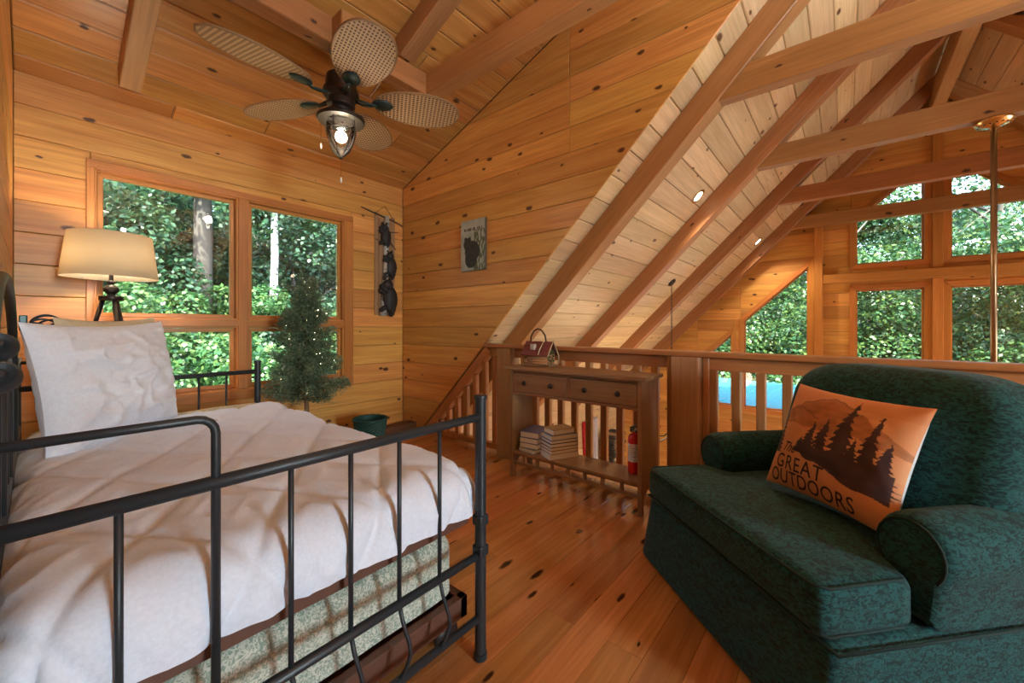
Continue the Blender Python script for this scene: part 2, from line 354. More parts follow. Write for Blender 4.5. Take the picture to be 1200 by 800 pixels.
def board(name, parent, mat, poly, O, ex, ey, ez, th, gap=.0012, ch=.0035):
    poly = inset(poly, gap)
    if not poly or abs(area2(poly)) < 4e-4: return None
    ax = min(p[0] for p in poly); ay = min(p[1] for p in poly)
    lp = [(p[0]-ax, p[1]-ay) for p in poly]
    key = (mat.name, round(th, 4), tuple((round(a, 4), round(b, 4)) for a, b in lp))
    me = _bc.get(key)
    if me is None:
        # front face inset
        n = len(lp); fr = []
        for i in range(n):
            a, b, c = lp[i-1], lp[i], lp[(i+1) % n]
            e1 = (b[0]-a[0], b[1]-a[1]); e2 = (c[0]-b[0], c[1]-b[1]); l1 = math.hypot(*e1) or 1; l2 = math.hypot(*e2) or 1
            n1 = (-e1[1]/l1, e1[0]/l1); n2 = (-e2[1]/l2, e2[0]/l2); m_ = (n1[0]+n2[0], n1[1]+n2[1]); q = 1+n1[0]*n2[0]+n1[1]*n2[1]; q = max(q, .35)
            fr.append((b[0]+m_[0]/q*ch, b[1]+m_[1]/q*ch))
        if area2(fr) < 1e-5: fr = lp
        vs = [(x, y, 0) for x, y in lp]+[(x, y, th-ch) for x, y in lp]+[(x, y, th) for x, y in fr]
        fs = [tuple(range(n))[::-1], tuple(range(2*n, 3*n))]
        for k in (0, n):
            fs += [(k+i, k+(i+1) % n, k+n+(i+1) % n, k+n+i) for i in range(n)]
        me = mesh(name, vs, fs); me.materials.append(mat); _bc[key] = me
    o = V3(O)+V3(ex)*ax+V3(ey)*ay
    mw = Matrix(((ex[0], ey[0], ez[0], o.x), (ex[1], ey[1], ez[1], o.y), (ex[2], ey[2], ez[2], o.z), (0, 0, 0, 1)))
    return link(name, me, mat, parent, mw=mw)
def rows(name, parent, mat, poly, holes, h, O, ex, ey, ez, th, b0=None, joints=None, ch=.0035, gap=.0012):
    poly = ccw(poly); lo = min(p[1] for p in poly); hi = max(p[1] for p in poly)
    b = lo if b0 is None else b0
    k = 0
    while b < hi-1e-4:
        st = clip(clip(poly, (0, 1), b+h), (0, -1), -b)
        k += 1; b += h
        if len(st) < 3: continue
        ps = [st]
        for a in (joints(k, b-h) if joints else []):
            nx = []
            for p in ps:
                l = clip(p, (1, 0), a); r = clip(p, (-1, 0), -a)
                nx += [q for q in (l, r) if len(q) > 2 and abs(area2(q)) > 1e-4]
            ps = nx
        for hole in holes:
            nx = []
            for p in ps: nx += subtract(p, hole) if overlap(p, hole) else [p]
            ps = nx
        for p in ps: board(name, parent, mat, p, O, ex, ey, ez, th, gap, ch)
def backing(name, mat, poly, holes, O, ex, ey, ez, t0, t1):
    ps = [ccw(poly)]
    for hole in holes:
        nx = []
        for p in ps: nx += subtract(p, hole) if overlap(p, hole) else [p]
        ps = nx
    m = MB(); O = V3(O); ex, ey, ez = V3(ex), V3(ey), V3(ez)
    for p in ps:
        n = len(p); vs = [O+ex*a+ey*b+ez*t0 for a, b in p]+[O+ex*a+ey*b+ez*t1 for a, b in p]
        m.add(vs, [tuple(range(n))[::-1], tuple(range(n, 2*n))]+[(i, (i+1) % n, n+(i+1) % n, n+i) for i in range(n)])
    return tag(m.build(name, mat), kind='structure')
_tc = {}
def timber(name, parent, mat, p0, p1, w_, h, up=(0, 0, 1), c=.005):
    p0, p1 = V3(p0), V3(p1); L_ = (p1-p0).length; x = (p1-p0).normalized(); up = V3(up); y = up.cross(x).normalized(); z = x.cross(y)
    key = (mat.name, round(L_, 4), round(w_, 4), round(h, 4)); me = _tc.get(key)
    if me is None:
        a, b = w_/2, h/2; cr = [(a-c, -b), (a, -b+c), (a, b-c), (a-c, b), (-a+c, b), (-a, b-c), (-a, -b+c), (-a+c, -b)]
        vs = [(0, *q) for q in cr]+[(L_, *q) for q in cr]
        me = mesh(name, vs, [tuple(range(8))[::-1], tuple(range(8, 16))]+[(i, (i+1) % 8, 8+(i+1) % 8, 8+i) for i in range(8)]); me.materials.append(mat); _tc[key] = me
    mw = Matrix(((x.x, y.x, z.x, p0.x), (x.y, y.y, z.y, p0.y), (x.z, y.z, z.z, p0.z), (0, 0, 0, 1)))
    return link(name, me, mat, parent, mw=mw)

# ------------------------------------------------------------------ the house, metres; camera stands at x=0 y=0
XW = -.085           # bed wall
YW = 3.674           # wall with the bedroom windows
XR = 2.55            # plane of the picture wall and of the railing
XG = 7.5             # far gable
YR = -.90            # ridge
ZR = 4.289
ZP = 2.58            # plate height at the bedroom windows
SL = (ZR-ZP)/(YW-YR)
def zd(y): return ZP+SL*(YW-y)
def zm(y): return ZR-(y-YR)
BH = .186
TH = .016
ym = lambda y: 2*YR-y

# floor of the loft
fl = MB(); fl.box(-.24, XR+.10, -5.7, 3.84, -.30, -TH); floor = tag(fl.build('floor', M['shadowgap']), kind='structure')
fj = {}
def fjoint(k, b):
    random.seed(100+k); return sorted([random.uniform(.1, 2.4)]) if k % 3 else [random.uniform(.2, 1.0), random.uniform(1.4, 2.3)]
rows('plank', floor, M['floor'], [(XW, -1.9), (XR+.08, -1.9), (XR+.08, YW), (XW, YW)], [], .127, (0, 0, -TH), (1, 0, 0), (0, 1, 0), (0, 0, 1), TH, joints=fjoint, ch=.0012, gap=.0004)
rows('plank', floor, M['floor'], [(XW, -5.45), (XR+.08, -5.45), (XR+.08, -1.9), (XW, -1.9)], [], .127, (0, 0, -TH), (1, 0, 0), (0, 1, 0), (0, 0, 1), TH, ch=.0012, gap=.0004)
fa = timber('floor_edge', floor, M['rail'], (XR+.12, 3.6, -.15), (XR+.12, -5.6, -.15), .04, .29)

# wall with the bedroom windows
WIN = (.222, 1.958, .545, 2.14)              # outer frame x0 x1 z0 z1
wh = [(WIN[0], WIN[2]), (WIN[1], WIN[2]), (WIN[1], WIN[3]), (WIN[0], WIN[3])]
wall_back = backing('wall_back', M['shadowgap'], [(-.25, -.3), (XR+.1, -.3), (XR+.1, 2.72), (-.25, 2.72)], [wh], (0, YW, 0), (1, 0, 0), (0, 0, 1), (0, -1, 0), -.16, -TH)
rows('board', wall_back, M['pine'], [(XW, 0), (XR, 0), (XR, ZP), (XW, ZP)], [wh], BH, (0, YW+TH, 0), (1, 0, 0), (0, 0, 1), (0, -1, 0), TH, b0=ZP-14*BH+.0, joints=lambda k, b: [])
# bed wall
wall_left = backing('wall_left', M['shadowgap'], [(-5.7, -.3), (3.84, -.3), (3.84, 2.8), (YR, 4.6), (-5.7, 2.8)], [], (XW, 0, 0), (0, 1, 0), (0, 0, 1), (1, 0, 0), -.15, -TH)
rows('board', wall_left, M['pine'], [(-5.47, 0), (YW, 0), (YW, ZP), (YR, ZR), (-5.47, ZP)], [], BH, (XW-TH, 0, 0), (0, 1, 0), (0, 0, 1), (1, 0, 0), TH, b0=ZP-14*BH, joints=lambda k, b: [1.6 if k % 2 else .2, -2.4])
# picture wall (dormer cheek)
cheek = [(-YW, 0), (-zm(0), 0), (-YR, ZR), (-YW, ZP)]
cheek = [(-YW, 0), (-(ZR+YR), 0), (-YR, ZR), (-YW, ZP)]
wall_right = backing('wall_right', M['shadowgap'], [(-YW, 0), (-(ZR+YR+.05), 0), (-YR-.10, ZR-.0), (-YW, ZP)], [], (XR, 0, 0), (0, -1, 0), (0, 0, 1), (-1, 0, 0), -.10, -TH)
rows('board', wall_right, M['pine'], cheek, [], BH, (XR+TH, 0, 0), (0, -1, 0), (0, 0, 1), (-1, 0, 0), TH, b0=ZP-14*BH, joints=lambda k, b: [-1.576] if b > 2.35 else [])
# mirrored cheek and opposite dormer wall, behind the camera
cheek2 = [(-ym(YW), 0), (-ym(YW), ZP), (-YR, ZR), (-ym(ZR+YR), 0)]
wall_right2 = backing('wall_right.001', M['pine'], cheek2, [], (XR, 0, 0), (0, -1, 0), (0, 0, 1), (-1, 0, 0), -.10, 0)
OW = [(.0, .7), (.9, .7), (.9, 2.4), (.0, 2.4)]  # window opening added for the fill light, out of view
wall_front = backing('wall_front', M['pine'], [(-.25, -.3), (XR+.1, -.3), (XR+.1, 2.72), (-.25, 2.72)], [OW], (0, ym(YW), 0), (1, 0, 0), (0, 0, 1), (0, -1, 0), 0, .16)

# dormer ceilings
LD = math.hypot(YW-YR, ZR-ZP); ud = V3((0, -(YW-YR)/LD, (ZR-ZP)/LD)); nd = V3((0, -ud.z, ud.y))*-1
nd = V3((0, -(ZR-ZP)/LD, -(YW-YR)/LD))
ceiling = backing('ceiling', M['shadowgap'], [(-.24, -.2), (XR+.1, -.2), (XR+.1, LD+.02), (-.24, LD+.02)], [], (0, YW, ZP), (1, 0, 0), ud, nd, -.12, -TH)
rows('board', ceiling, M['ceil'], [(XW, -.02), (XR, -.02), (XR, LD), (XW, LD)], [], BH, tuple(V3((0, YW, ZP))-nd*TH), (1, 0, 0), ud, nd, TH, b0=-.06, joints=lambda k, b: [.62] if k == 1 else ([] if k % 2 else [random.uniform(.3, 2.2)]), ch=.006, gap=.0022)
ud2 = V3((0, -ud.y, ud.z)); nd2 = V3((0, -nd.y, nd.z))
ceiling2 = backing('ceiling.001', M['ceil'], [(-.24, -.2), (XR+.1, -.2), (XR+.1, LD+.02), (-.24, LD+.02)], [], (0, ym(YW), ZP), (1, 0, 0), ud2, nd2, -.12, 0)
# main roof, slope on the window side and the opposite slope
R2 = math.sqrt(.5)
ur = V3((0, -R2, R2)); nr = V3((0, -R2, -R2)); LR = (ZR+.35)/R2*1.0
O_r = V3((0, ZR+YR+.35, -.35))
roofA = backing('ceiling.002', M['shadowgap'], [(XR+.03, -.3), (XG+.3, -.3), (XG+.3, LR+.05), (XR+.03, LR+.05)], [], O_r, (1, 0, 0), ur, nr, -.12, -TH)
RJ = [2.86, 4.30, 5.73]
rows('board', roofA, M['roof'], [(XR+.003, 0), (XG, 0), (XG, LR), (XR+.003, LR)], [], BH, tuple(O_r-nr*TH), (1, 0, 0), ur, nr, TH, b0=0, joints=lambda k, b: [RJ[k % 3]], ch=.006, gap=.002)
ur2 = V3((0, R2, R2)); nr2 = V3((0, R2, -R2)); O_r2 = V3((0, ym(O_r.y), -.35))
roofB = backing('ceiling.003', M['shadowgap'], [(XR+.03, -.3), (XG+.3, -.3), (XG+.3, LR+.05), (XR+.03, LR+.05)], [], O_r2, (1, 0, 0), ur2, nr2, -.12, -TH)
rows('board', roofB, M['roof'], [(-XG, 0), (-XR, 0), (-XR, LR), (-XG, LR)], [], BH, tuple(O_r2-nr2*TH), (-1, 0, 0), ur2, nr2, TH, b0=0, joints=lambda k, b: [-RJ[k % 3]], ch=.006, gap=.002)
# rafters, ties, ridge of the main roof
RW = .14; RD = .155
XS = [2.86, 4.30, 5.73, 7.30]
for x in XS:
    off = nr*(RD/2); a = V3((x, ZR+YR+.3, -.3))+off; b = V3((x, YR, ZR))+off
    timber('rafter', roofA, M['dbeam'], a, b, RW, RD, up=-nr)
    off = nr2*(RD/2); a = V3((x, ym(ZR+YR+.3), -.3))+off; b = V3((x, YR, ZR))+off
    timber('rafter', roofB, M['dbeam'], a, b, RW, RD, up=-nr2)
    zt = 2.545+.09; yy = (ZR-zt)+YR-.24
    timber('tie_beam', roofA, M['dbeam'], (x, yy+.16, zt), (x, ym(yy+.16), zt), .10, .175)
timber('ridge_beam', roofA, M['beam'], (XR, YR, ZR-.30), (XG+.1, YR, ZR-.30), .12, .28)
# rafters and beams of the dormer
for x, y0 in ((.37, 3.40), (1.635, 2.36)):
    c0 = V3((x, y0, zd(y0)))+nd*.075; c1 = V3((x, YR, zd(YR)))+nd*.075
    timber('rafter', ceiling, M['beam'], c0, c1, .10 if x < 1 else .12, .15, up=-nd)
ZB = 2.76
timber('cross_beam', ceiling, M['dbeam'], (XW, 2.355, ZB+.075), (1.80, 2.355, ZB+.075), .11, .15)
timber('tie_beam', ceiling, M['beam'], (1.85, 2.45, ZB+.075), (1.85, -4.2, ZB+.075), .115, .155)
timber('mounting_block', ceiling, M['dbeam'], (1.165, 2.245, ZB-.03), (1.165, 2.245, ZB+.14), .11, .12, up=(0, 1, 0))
c0 = MB()

# gable with its windows
def gy(px): return on_x(px, 300, XG).y
ZS = -.23
GW = []
yc = -.92
GW.append([(-.121, ZS), (-.80, ZS), (-.80, 1.61), (-.121, 1.61)])
GW.append([(-.121, 1.976), (-.80, 1.976), (-.80, 3.09), (-.641, 3.09), (-.121, 2.61)])
GW.append([(1.276, ZS), (.427, ZS), (.427, 1.99), (1.276, 1.185)])
GW.append([(1.95, ZS), (1.464, ZS), (1.464, .957), (1.95, .50)])
for g in list(GW): GW.append([(2*yc-y, z) for y, z in g])
def ho(g): return ccw([(-y, z) for y, z in g])
FR = .075
def grow(p, c):
    p = ccw(p); n = len(p); out = []
    for i in range(n):
        a, b, q = p[i-1], p[i], p[(i+1) % n]; e1 = (b[0]-a[0], b[1]-a[1]); e2 = (q[0]-b[0], q[1]-b[1]); l1 = math.hypot(*e1); l2 = math.hypot(*e2)
        n1 = (e1[1]/l1, -e1[0]/l1); n2 = (e2[1]/l2, -e2[0]/l2); k = 1+n1[0]*n2[0]+n1[1]*n2[1]
        out.append((b[0]+(n1[0]+n2[0])/k*c, b[1]+(n1[1]+n2[1])/k*c))
    return out
holes = [grow(ho(g), .012) for g in GW]
gpoly = [(-(ZR+YR+.1), -2.7), (-ym(ZR+YR+.1), -2.7), (-ym(ZR+YR+.1), -.1), (-YR, ZR+.02), (-(ZR+YR+.1), -.1)]
wall_far = backing('wall_far', M['shadowgap'], gpoly, holes, (XG, 0, 0), (0, -1, 0), (0, 0, 1), (-1, 0, 0), -.16, -TH)
rows('board', wall_far, M['pine'], gpoly, [grow(ho(g), .05) for g in GW], BH, (XG+TH, 0, 0), (0, -1, 0), (0, 0, 1), (-1, 0, 0), TH, b0=-2.7)
def frame_poly(name, parent, mat, p, w_, t0, t1, O, ex, ey, ez):
    """window casing: one mitred piece per side"""
    q = grow(p, w_); p = ccw(p); n = len(p)
    for i in range(n):
        j = (i+1) % n; quad = [p[i], q[i], q[j], p[j]]
        a = V3((p[j][0]-p[i][0], p[j][1]-p[i][1], 0)); l = a.length
        if l < .02: continue
        a.normalize(); bdir = V3((-a.y, a.x, 0))
        ex3 = V3(ex)*a.x+V3(ey)*a.y; ey3 = V3(ex)*bdir.x+V3(ey)*bdir.y
        loc = [((c[0]-p[i][0])*a.x+(c[1]-p[i][1])*a.y, (c[0]-p[i][0])*bdir.x+(c[1]-p[i][1])*bdir.y) for c in quad]
        Oi = V3(O)+V3(ex)*p[i][0]+V3(ey)*p[i][1]+V3(ez)*t0
        board(name, parent, mat, loc, Oi, ex3, ey3, ez, t1-t0, gap=.0004, ch=.003)
def window(idx, p, O, ex, ey, ez, casing, proud, depth=.10, sash=.035):
    root = thing('window_%d' % idx, None, None); root['kind'] = 'structure'
    frame_poly('casing', root, M['trim'], p, casing, -.01, proud, O, ex, ey, ez)
    pin = inset(p, sash)
    frame_poly('jamb', root, M['trim'], p, .012, -depth, -.011, O, ex, ey, ez)
    frame_poly('sash', root, M['trim'], pin, sash-.001, -depth*.7, -depth*.7+.03, O, ex, ey, ez)
    m = MB(); P = [V3(O)+V3(ex)*a+V3(ey)*b for a, b in pin]; n = len(P); e = V3(ez)
    m.add([q+e*(-depth*.62) for q in P]+[q+e*(-depth*.62+.006) for q in P], [tuple(range(n))[::-1], tuple(range(n, 2*n))]+[(i, (i+1) % n, n+(i+1) % n, n+i) for i in range(n)])
    m.build('pane', M['glass'], root)
    return root
for i, g in enumerate(GW): window(i+1, ho(g), (XG, 0, 0), (0, -1, 0), (0, 0, 1), (-1, 0, 0), .07, .02, sash=.018)
# posts and beams of the gable
timber('post', wall_far, M['trim'], (XG-.05, .30, -2.6), (XG-.05, .30, 2.75), .10, .10, up=(1, 0, 0))
timber('post', wall_far, M['trim'], (XG-.05, 2*yc-.30, -2.6), (XG-.05, 2*yc-.30, 2.75), .10, .10, up=(1, 0, 0))
timber('cross_beam', wall_far, M['trim'], (XG-.045, .25, 1.785), (XG-.045, 2*yc-.25, 1.785), .09, .13)
timber('post', wall_far, M['trim'], (XG-.03, yc, -2.6), (XG-.03, yc, 1.715), .06, .10, up=(0, 1, 0))
timber('post', wall_far, M['trim'], (XG-.03, yc, 1.855), (XG-.03, yc, 3.6), .06, .10, up=(0, 1, 0))
# bedroom windows: four lights in one frame
wx = [.222, 1.010, 1.105, 1.958]
O_w = (0, YW, 0)
panes = [((.282-.03, .979+.03), (1.19-.03, 2.066+.03)), ((1.130-.03, 1.843+.03), (1.19-.03, 2.066+.03)), ((.282-.03, .979+.03), (.645-.03, 1.055+.03)), ((1.130-.03, 1.843+.03), (.645-.03, 1.055+.03))]
k = len(GW)
for (x0, x1), (z0, z1) in panes:
    k += 1; window(k, [(x0, z0), (x1, z0), (x1, z1), (x0, z1)], O_w, (1, 0, 0), (0, 0, 1), (0, -1, 0), .028, .006, depth=.09, sash=.03)
wf = tag(MB().box(0, .001, 0, .001, 0, .001).build('trim_1', M['trim']), kind='structure') if False else thing('trim_1', None, None); wf['kind'] = 'structure'
def wtr(x0, x1, z0, z1, t=.016, horizontal=True):
    if horizontal: board('trim_board', wf, M['trim'], [(0, 0), (x1-x0, 0), (x1-x0, z1-z0), (0, z1-z0)], (x0, YW+.10, z0), (1, 0, 0), (0, 0, 1), (0, -1, 0), .10+t, gap=.0003)
    else: board('trim_board', wf, M['trim'], [(0, 0), (z1-z0, 0), (z1-z0, x1-x0), (0, x1-x0)], (x1, YW+.10, z0), (0, 0, 1), (-1, 0, 0), (0, -1, 0), .10+t, gap=.0003)
wtr(WIN[0]-.02, WIN[1]+.02, 2.096+.012, WIN[3]+.02); wtr(WIN[0]-.02, WIN[1]+.02, WIN[2]-.02, .615-.012)
wtr(.252-.012+.0, 1.873+.012, 1.085+.012, 1.16-.012)
wtr(WIN[0]-.02, .252-.012, .603, 2.108, horizontal=False); wtr(1.873+.012, WIN[1]+.02, .603, 2.108, horizontal=False)
wtr(1.009+.012, 1.10-.012, .603, 2.108, t=.018, horizontal=False)
# unseen dormer window added to let fill light in; the great room below
m = MB(); m.box(.0, .9, ym(YW)-.06, ym(YW)-.054, .7, 2.4)
wb = thing('window_%d' % (k+1), None, None); wb['kind'] = 'structure'; m.build('pane', M['glass'], wb)
for b_ in ((0, .05, .7, 2.4), (.85, .9, .7, 2.4), (.05, .85, .7, .75), (.05, .85, 2.35, 2.4)): MB().box(b_[0], b_[1], ym(YW)-.09, ym(YW)-.03, b_[2], b_[3]).build('sash', M['trim'], wb)
ZL = -2.62
lower = MB(); lower.box(XR-3, XG+.2, -5.5, 3.7, ZL-.1, ZL); tag(lower.build('floor.001', M['floor']), kind='structure')
YE = 3.42
wall_eave = backing('wall_side', M['shadowgap'], [(XR-3, ZL), (XG+.2, ZL), (XG+.2, .1), (XR-3, .1)], [], (0, YE, 0), (1, 0, 0), (0, 0, 1), (0, -1, 0), -.14, -TH)
rows('board', wall_eave, M['roof'], [(XR, ZL), (XG, ZL), (XG, .05), (XR, .05)], [], BH, (0, YE+TH, 0), (1, 0, 0), (0, 0, 1), (0, -1, 0), TH)
EW = [(3.0, -1.9), (6.8, -1.9), (6.8, -.4), (3.0, -.4)]  # unseen opening added so fill light reaches the lower room
backing('wall_side.001', M['pine'], [(XR-3, ZL), (XG+.2, ZL), (XG+.2, .1), (XR-3, .1)], [EW], (0, ym(YE), 0), (1, 0, 0), (0, 0, 1), (0, -1, 0), 0, .14)
backing('wall_under_loft', M['pine'], [(-3.7, ZL), (5.5, ZL), (5.5, -.29), (-3.7, -.29)], [], (XR+.02, 0, 0), (0, -1, 0), (0, 0, 1), (1, 0, 0), -.1, 0)

# ------------------------------------------------------------------ railing
rl = thing('loft_railing', 'wooden loft railing with square balusters, sloped down at the picture wall', 'railing', (XR, 0, 0))
def rt(name, mat, p0, p1, w_, h, up=(0, 0, 1)): return timber(name, rl, mat, p0, p1, w_, h, up)
xr = .035
YS = 2.42; zt = .93
rt('top_rail', M['rail'], (xr, YS+.02, zt), (xr, -4.6, zt), .115, .032)
rt('sub_rail', M['rail'], (xr, YS-.02, zt-.055), (xr, 2.265, zt-.055), .045, .075)
rt('sub_rail', M['rail'], (xr, 2.113, zt-.055), (xr, .825, zt-.055), .045, .075)
rt('sub_rail', M['rail'], (xr, .648, zt-.055), (xr, -4.6, zt-.055), .045, .075)
rt('bottom_rail', M['rail'], (xr, 3.37, .055), (xr, 2.265, .055), .05, .05)
rt('bottom_rail', M['rail'], (xr, 2.113, .055), (xr, .825, .055), .05, .05)
rt('bottom_rail', M['rail'], (xr, .648, .055), (xr, -4.6, .055), .05, .05)
d_ = V3((0, R2, -R2)); nn = V3((0, -R2, -R2))
rt('sloped_rail', M['rail'], V3((xr, YS+.01, zt-.005))+nn*.03, V3((xr, YS+.95, zt-.945))+nn*.03, .07, .075, up=(0, R2, R2))
BW = .046
def bal(y, z1): rt('baluster', M['rail'], (xr, y, .08), (xr, y, z1), BW, BW, up=(0, 1, 0))
for i in range(8):
    y = 2.35+.121*i; z1 = min(zt-.09, zt-(y-YS)-.10)
    if z1 > .12: bal(y, z1)
for i in range(10): bal(2.03-.1205*i, zt-.09)
y = .5965
while y > -4.5: bal(y, zt-.09); y -= .1205
rt('newel_post', M['post'], (xr-.02, 2.189, 0), (xr-.02, 2.189, zt-.017), .152, .125, up=(1, 0, 0))
pa = rt('newel_post', M['post'], (xr-.03, .737, 0), (xr-.03, .737, zt-.017), .16, .13, up=(1, 0, 0))
rt('post_trim', M['rail'], (xr+.0, .838, 0), (xr+.0, .838, zt-.017), .04, .09, up=(1, 0, 0))
rt('post_trim', M['rail'], (xr+.02, .636, 0), (xr+.02, .636, zt-.017), .04, .10, up=(1, 0, 0))

# ------------------------------------------------------------------ ceiling fan
fan = thing('ceiling_fan', 'dark bronze ceiling fan with five woven oval blades and a caged light', 'ceiling fan', (1.165, 2.30, 0))
zb = 2.455
MB().lathe([(.001, 2.735), (.06, 2.735), (.062, 2.715), (.045, 2.67), (.022, 2.655), (.001, 2.655)], 20).build('canopy', M['verdigris'], fan, smooth=True)
MB().tube([(0, 0, 2.58), (0, 0, 2.67)], .014, 10).build('downrod', M['verdigris'], fan, smooth=True)
MB().lathe([(.001, 2.60), (.055, 2.60), (.082, 2.575), (.088, 2.53), (.085, 2.50), (.10, 2.495), (.102, 2.47), (.09, 2.455), (.075, 2.44), (.08, 2.42), (.078, 2.40), (.062, 2.385), (.06, 2.36), (.09, 2.35), (.092, 2.335), (.001, 2.335)], 28).build('motor_housing', M['bronze'], fan, auto=True)
def blade_mesh():
    vs = []; fs = []; L0, L1, W = .185, .705, .14; n = 26; t = .008
    for side in (0, 1):
        for i in range(n+1):
            u = i/n; x = L0+(L1-L0)*u
            hw = W*math.sqrt(max(0, 1-(2*u-1)**2))**.9*(1+.18*(u-.5)) + .0005
            for j in range(7):
                v = -1+j/3; vs.append((x, hw*v, (t if side else 0)-.012*(1-v*v)*0))
    q = 7; off = (n+1)*q
    for i in range(n):
        for j in range(6):
            a = i*q+j; fs.append((a, a+1, a+q+1, a+q)); fs.append((off+a, off+a+q, off+a+q+1, off+a+1))
    for i in range(n):
        for j in (0, 6):
            a = i*q+j; fs.append((a, a+q, off+a+q, off+a))
    return mesh('blade', vs, fs)
bme = blade_mesh(); bme.materials.append(M['wicker'])
rim = MB(); pr = []
for i in range(53):
    u = i/26 if i <= 26 else (52-i)/26; s_ = 1 if i <= 26 else -1
    pr.append((.185+.52*u, s_*(.14*math.sqrt(max(0, 1-(2*u-1)**2))**.9*(1+.18*(u-.5))+.001), .004))
rim.tube(pr[:-1], .0065, 6, closed=True); rme = mesh('rim', rim.v, rim.f, True); rme.materials.append(plain('rattan_rim', (.30, .17, .08), .6))
irn = MB(); irn.lathe([(.001, -.010), (.038, -.012), (.046, -.005), (.046, .0), (.001, .0)], 18, c=(.235, 0, 0), sx=1.35, sy=1.0)
irn.tube([(.08, .012, .0), (.12, .014, -.012), (.17, .008, -.016), (.2, .004, -.006)], .007, 6).tube([(.08, -.012, .0), (.12, -.014, -.012), (.17, -.008, -.016), (.2, -.004, -.006)], .007, 6)
ime = mesh('blade_iron', irn.v, irn.f, True); ime.materials.append(M['verdigris'])
for k5 in range(5):
    R_ = Matrix.Translation((0, 0, zb)) @ Matrix.Rotation(math.radians(40+72*k5), 4, 'Z') @ Matrix.Rotation(math.radians(-11), 4, 'X')
    b = link('blade', bme, None, fan, mw=R_); link('rim', rme, None, b); link('blade_iron', ime, None, fan, mw=R_ @ Matrix.Translation((0, 0, 0)))
MB().lathe([(.001, 2.34), (.128, 2.335), (.135, 2.325), (.128, 2.312), (.085, 2.318), (.001, 2.318)], 28).build('light_plate', M['bronze'], fan, auto=True)
gp = [(.078, 2.318), (.083, 2.28), (.08, 2.23), (.066, 2.18), (.044, 2.135), (.018, 2.112), (.001, 2.108)]
globe = MB().lathe(gp, 28).build('glass_globe', M['clear'], fan, smooth=True)
cg = MB()
for a in range(4):
    c_, s_ = math.cos(a*math.pi/2+.6), math.sin(a*math.pi/2+.6); cg.tube([((r+.004)*c_, (r+.004)*s_, z) for r, z in gp[:-1]]+[(0, 0, 2.103)], .0025, 6)
cg.tube([(.086*math.cos(i*math.pi/14), .086*math.sin(i*math.pi/14), 2.255) for i in range(28)], .003, 6, closed=True)
cg.ball((0, 0, 2.10), .010); cg.build('cage', M['bronze'], fan, smooth=True)
MB().ball((0, 0, 2.225), .034, 14, 10).build('bulb', M['bulb'], fan, smooth=True)
for (dx, dy, z0, z1) in ((-.085, .075, 2.33, 2.18), (0, 0, 2.10, 1.985)):
    ch_ = MB().tube([(dx, dy, z0), (dx, dy, z1)], .0022, 6).build('pull_chain', M['brass'], fan)
    MB().lathe([(.001, 0), (.005, .004), (.006, .02), (.003, .034), (.001, .036)], 10, c=(dx, dy, z1-.034)).build('chain_fob', M['white'], ch_, smooth=True)
def point(name, loc, e, c, r): 
    l = bpy.data.lights.new(name, 'POINT'); l.energy = e; l.color = c; l.shadow_soft_size = r; o = bpy.data.objects.new(name, l); COL.objects.link(o); o.location = loc; return o
point('fan_bulb_light', (1.165, 2.30, 2.225), 25, (1, .80, .55), .036)

# ------------------------------------------------------------------ lamp and night stand
ns = thing('nightstand', 'small wooden nightstand between daybed and window under the lamp', 'nightstand', (.27, 3.34, 0))
MB().box(-.20, .20, -.20, .20, .68, .71, .004).build('top', M['table'], ns)
MB().box(-.18, .18, -.18, .18, .40, .68).build('body', M['table'], ns)
d = MB().box(-.16, .16, -.195, -.181, .44, .65, .003).build('drawer_front', M['table'], ns); MB().ball((0, -.205, .545), .014).build('knob', M['bronze'], d, smooth=True)
for sx in (-1, 1):
    for sy in (-1, 1): MB().box(sx*.165-.015, sx*.165+.015, sy*.165-.015, sy*.165+.015, 0, .40).build('leg', M['table'], ns)
lx, ly = .288, 3.35
lamp = thing('table_lamp', 'tripod table lamp with lit cream drum shade beside the window', 'lamp', (lx, ly, .71))
z0 = .71
def sh(z): return z-z0
so = MB(); n = 48; vs = []; fs = []
for r, z in ((.212, sh(1.385)), (.183, sh(1.64)), (.180, sh(1.64)), (.209, sh(1.385))):
    for i in range(n): a = 2*math.pi*i/n; vs.append((r*math.cos(a), r*math.sin(a), z))
for q in range(4):
    for i in range(n): fs.append((q*n+i, q*n+(i+1) % n, ((q+1) % 4)*n+(i+1) % n, ((q+1) % 4)*n+i))
so.add(vs, fs).build('lamp_shade', M['shade'], lamp, smooth=True)
MB().lathe([(.001, sh(1.252)), (.052, sh(1.252)), (.054, sh(1.256)), (.054, sh(1.274)), (.052, sh(1.278)), (.02, sh(1.28)), (.018, sh(1.29)), (.034, sh(1.305)), (.036, sh(1.32)), (.026, sh(1.34)), (.012, sh(1.348)), (.022, sh(1.358)), (.022, sh(1.364)), (.010, sh(1.372)), (.010, sh(1.43)), (.001, sh(1.43))], 24).build('turned_neck', M['bronze'], lamp, auto=True)
for i in range(3):
    a = math.radians(45+120*i); c_, s_ = math.cos(a), math.sin(a)
    MB().tube([(.034*c_, .034*s_, sh(1.262)), (.165*c_, .165*s_, .004)], [.011, .009], 10).build('leg', M['bronze'], lamp, smooth=True)
MB().ball((0, 0, sh(1.48)), .03).build('bulb', M['bulb'], lamp, smooth=True)
hp = MB().tube([(0, .05*math.sin(t_), sh(1.43)+.1+.1*-math.cos(t_)) for t_ in [i*2*math.pi/20 for i in range(20)]], .002, 5, closed=True); hp.build('harp', M['brass'], lamp)
sp_ = MB()
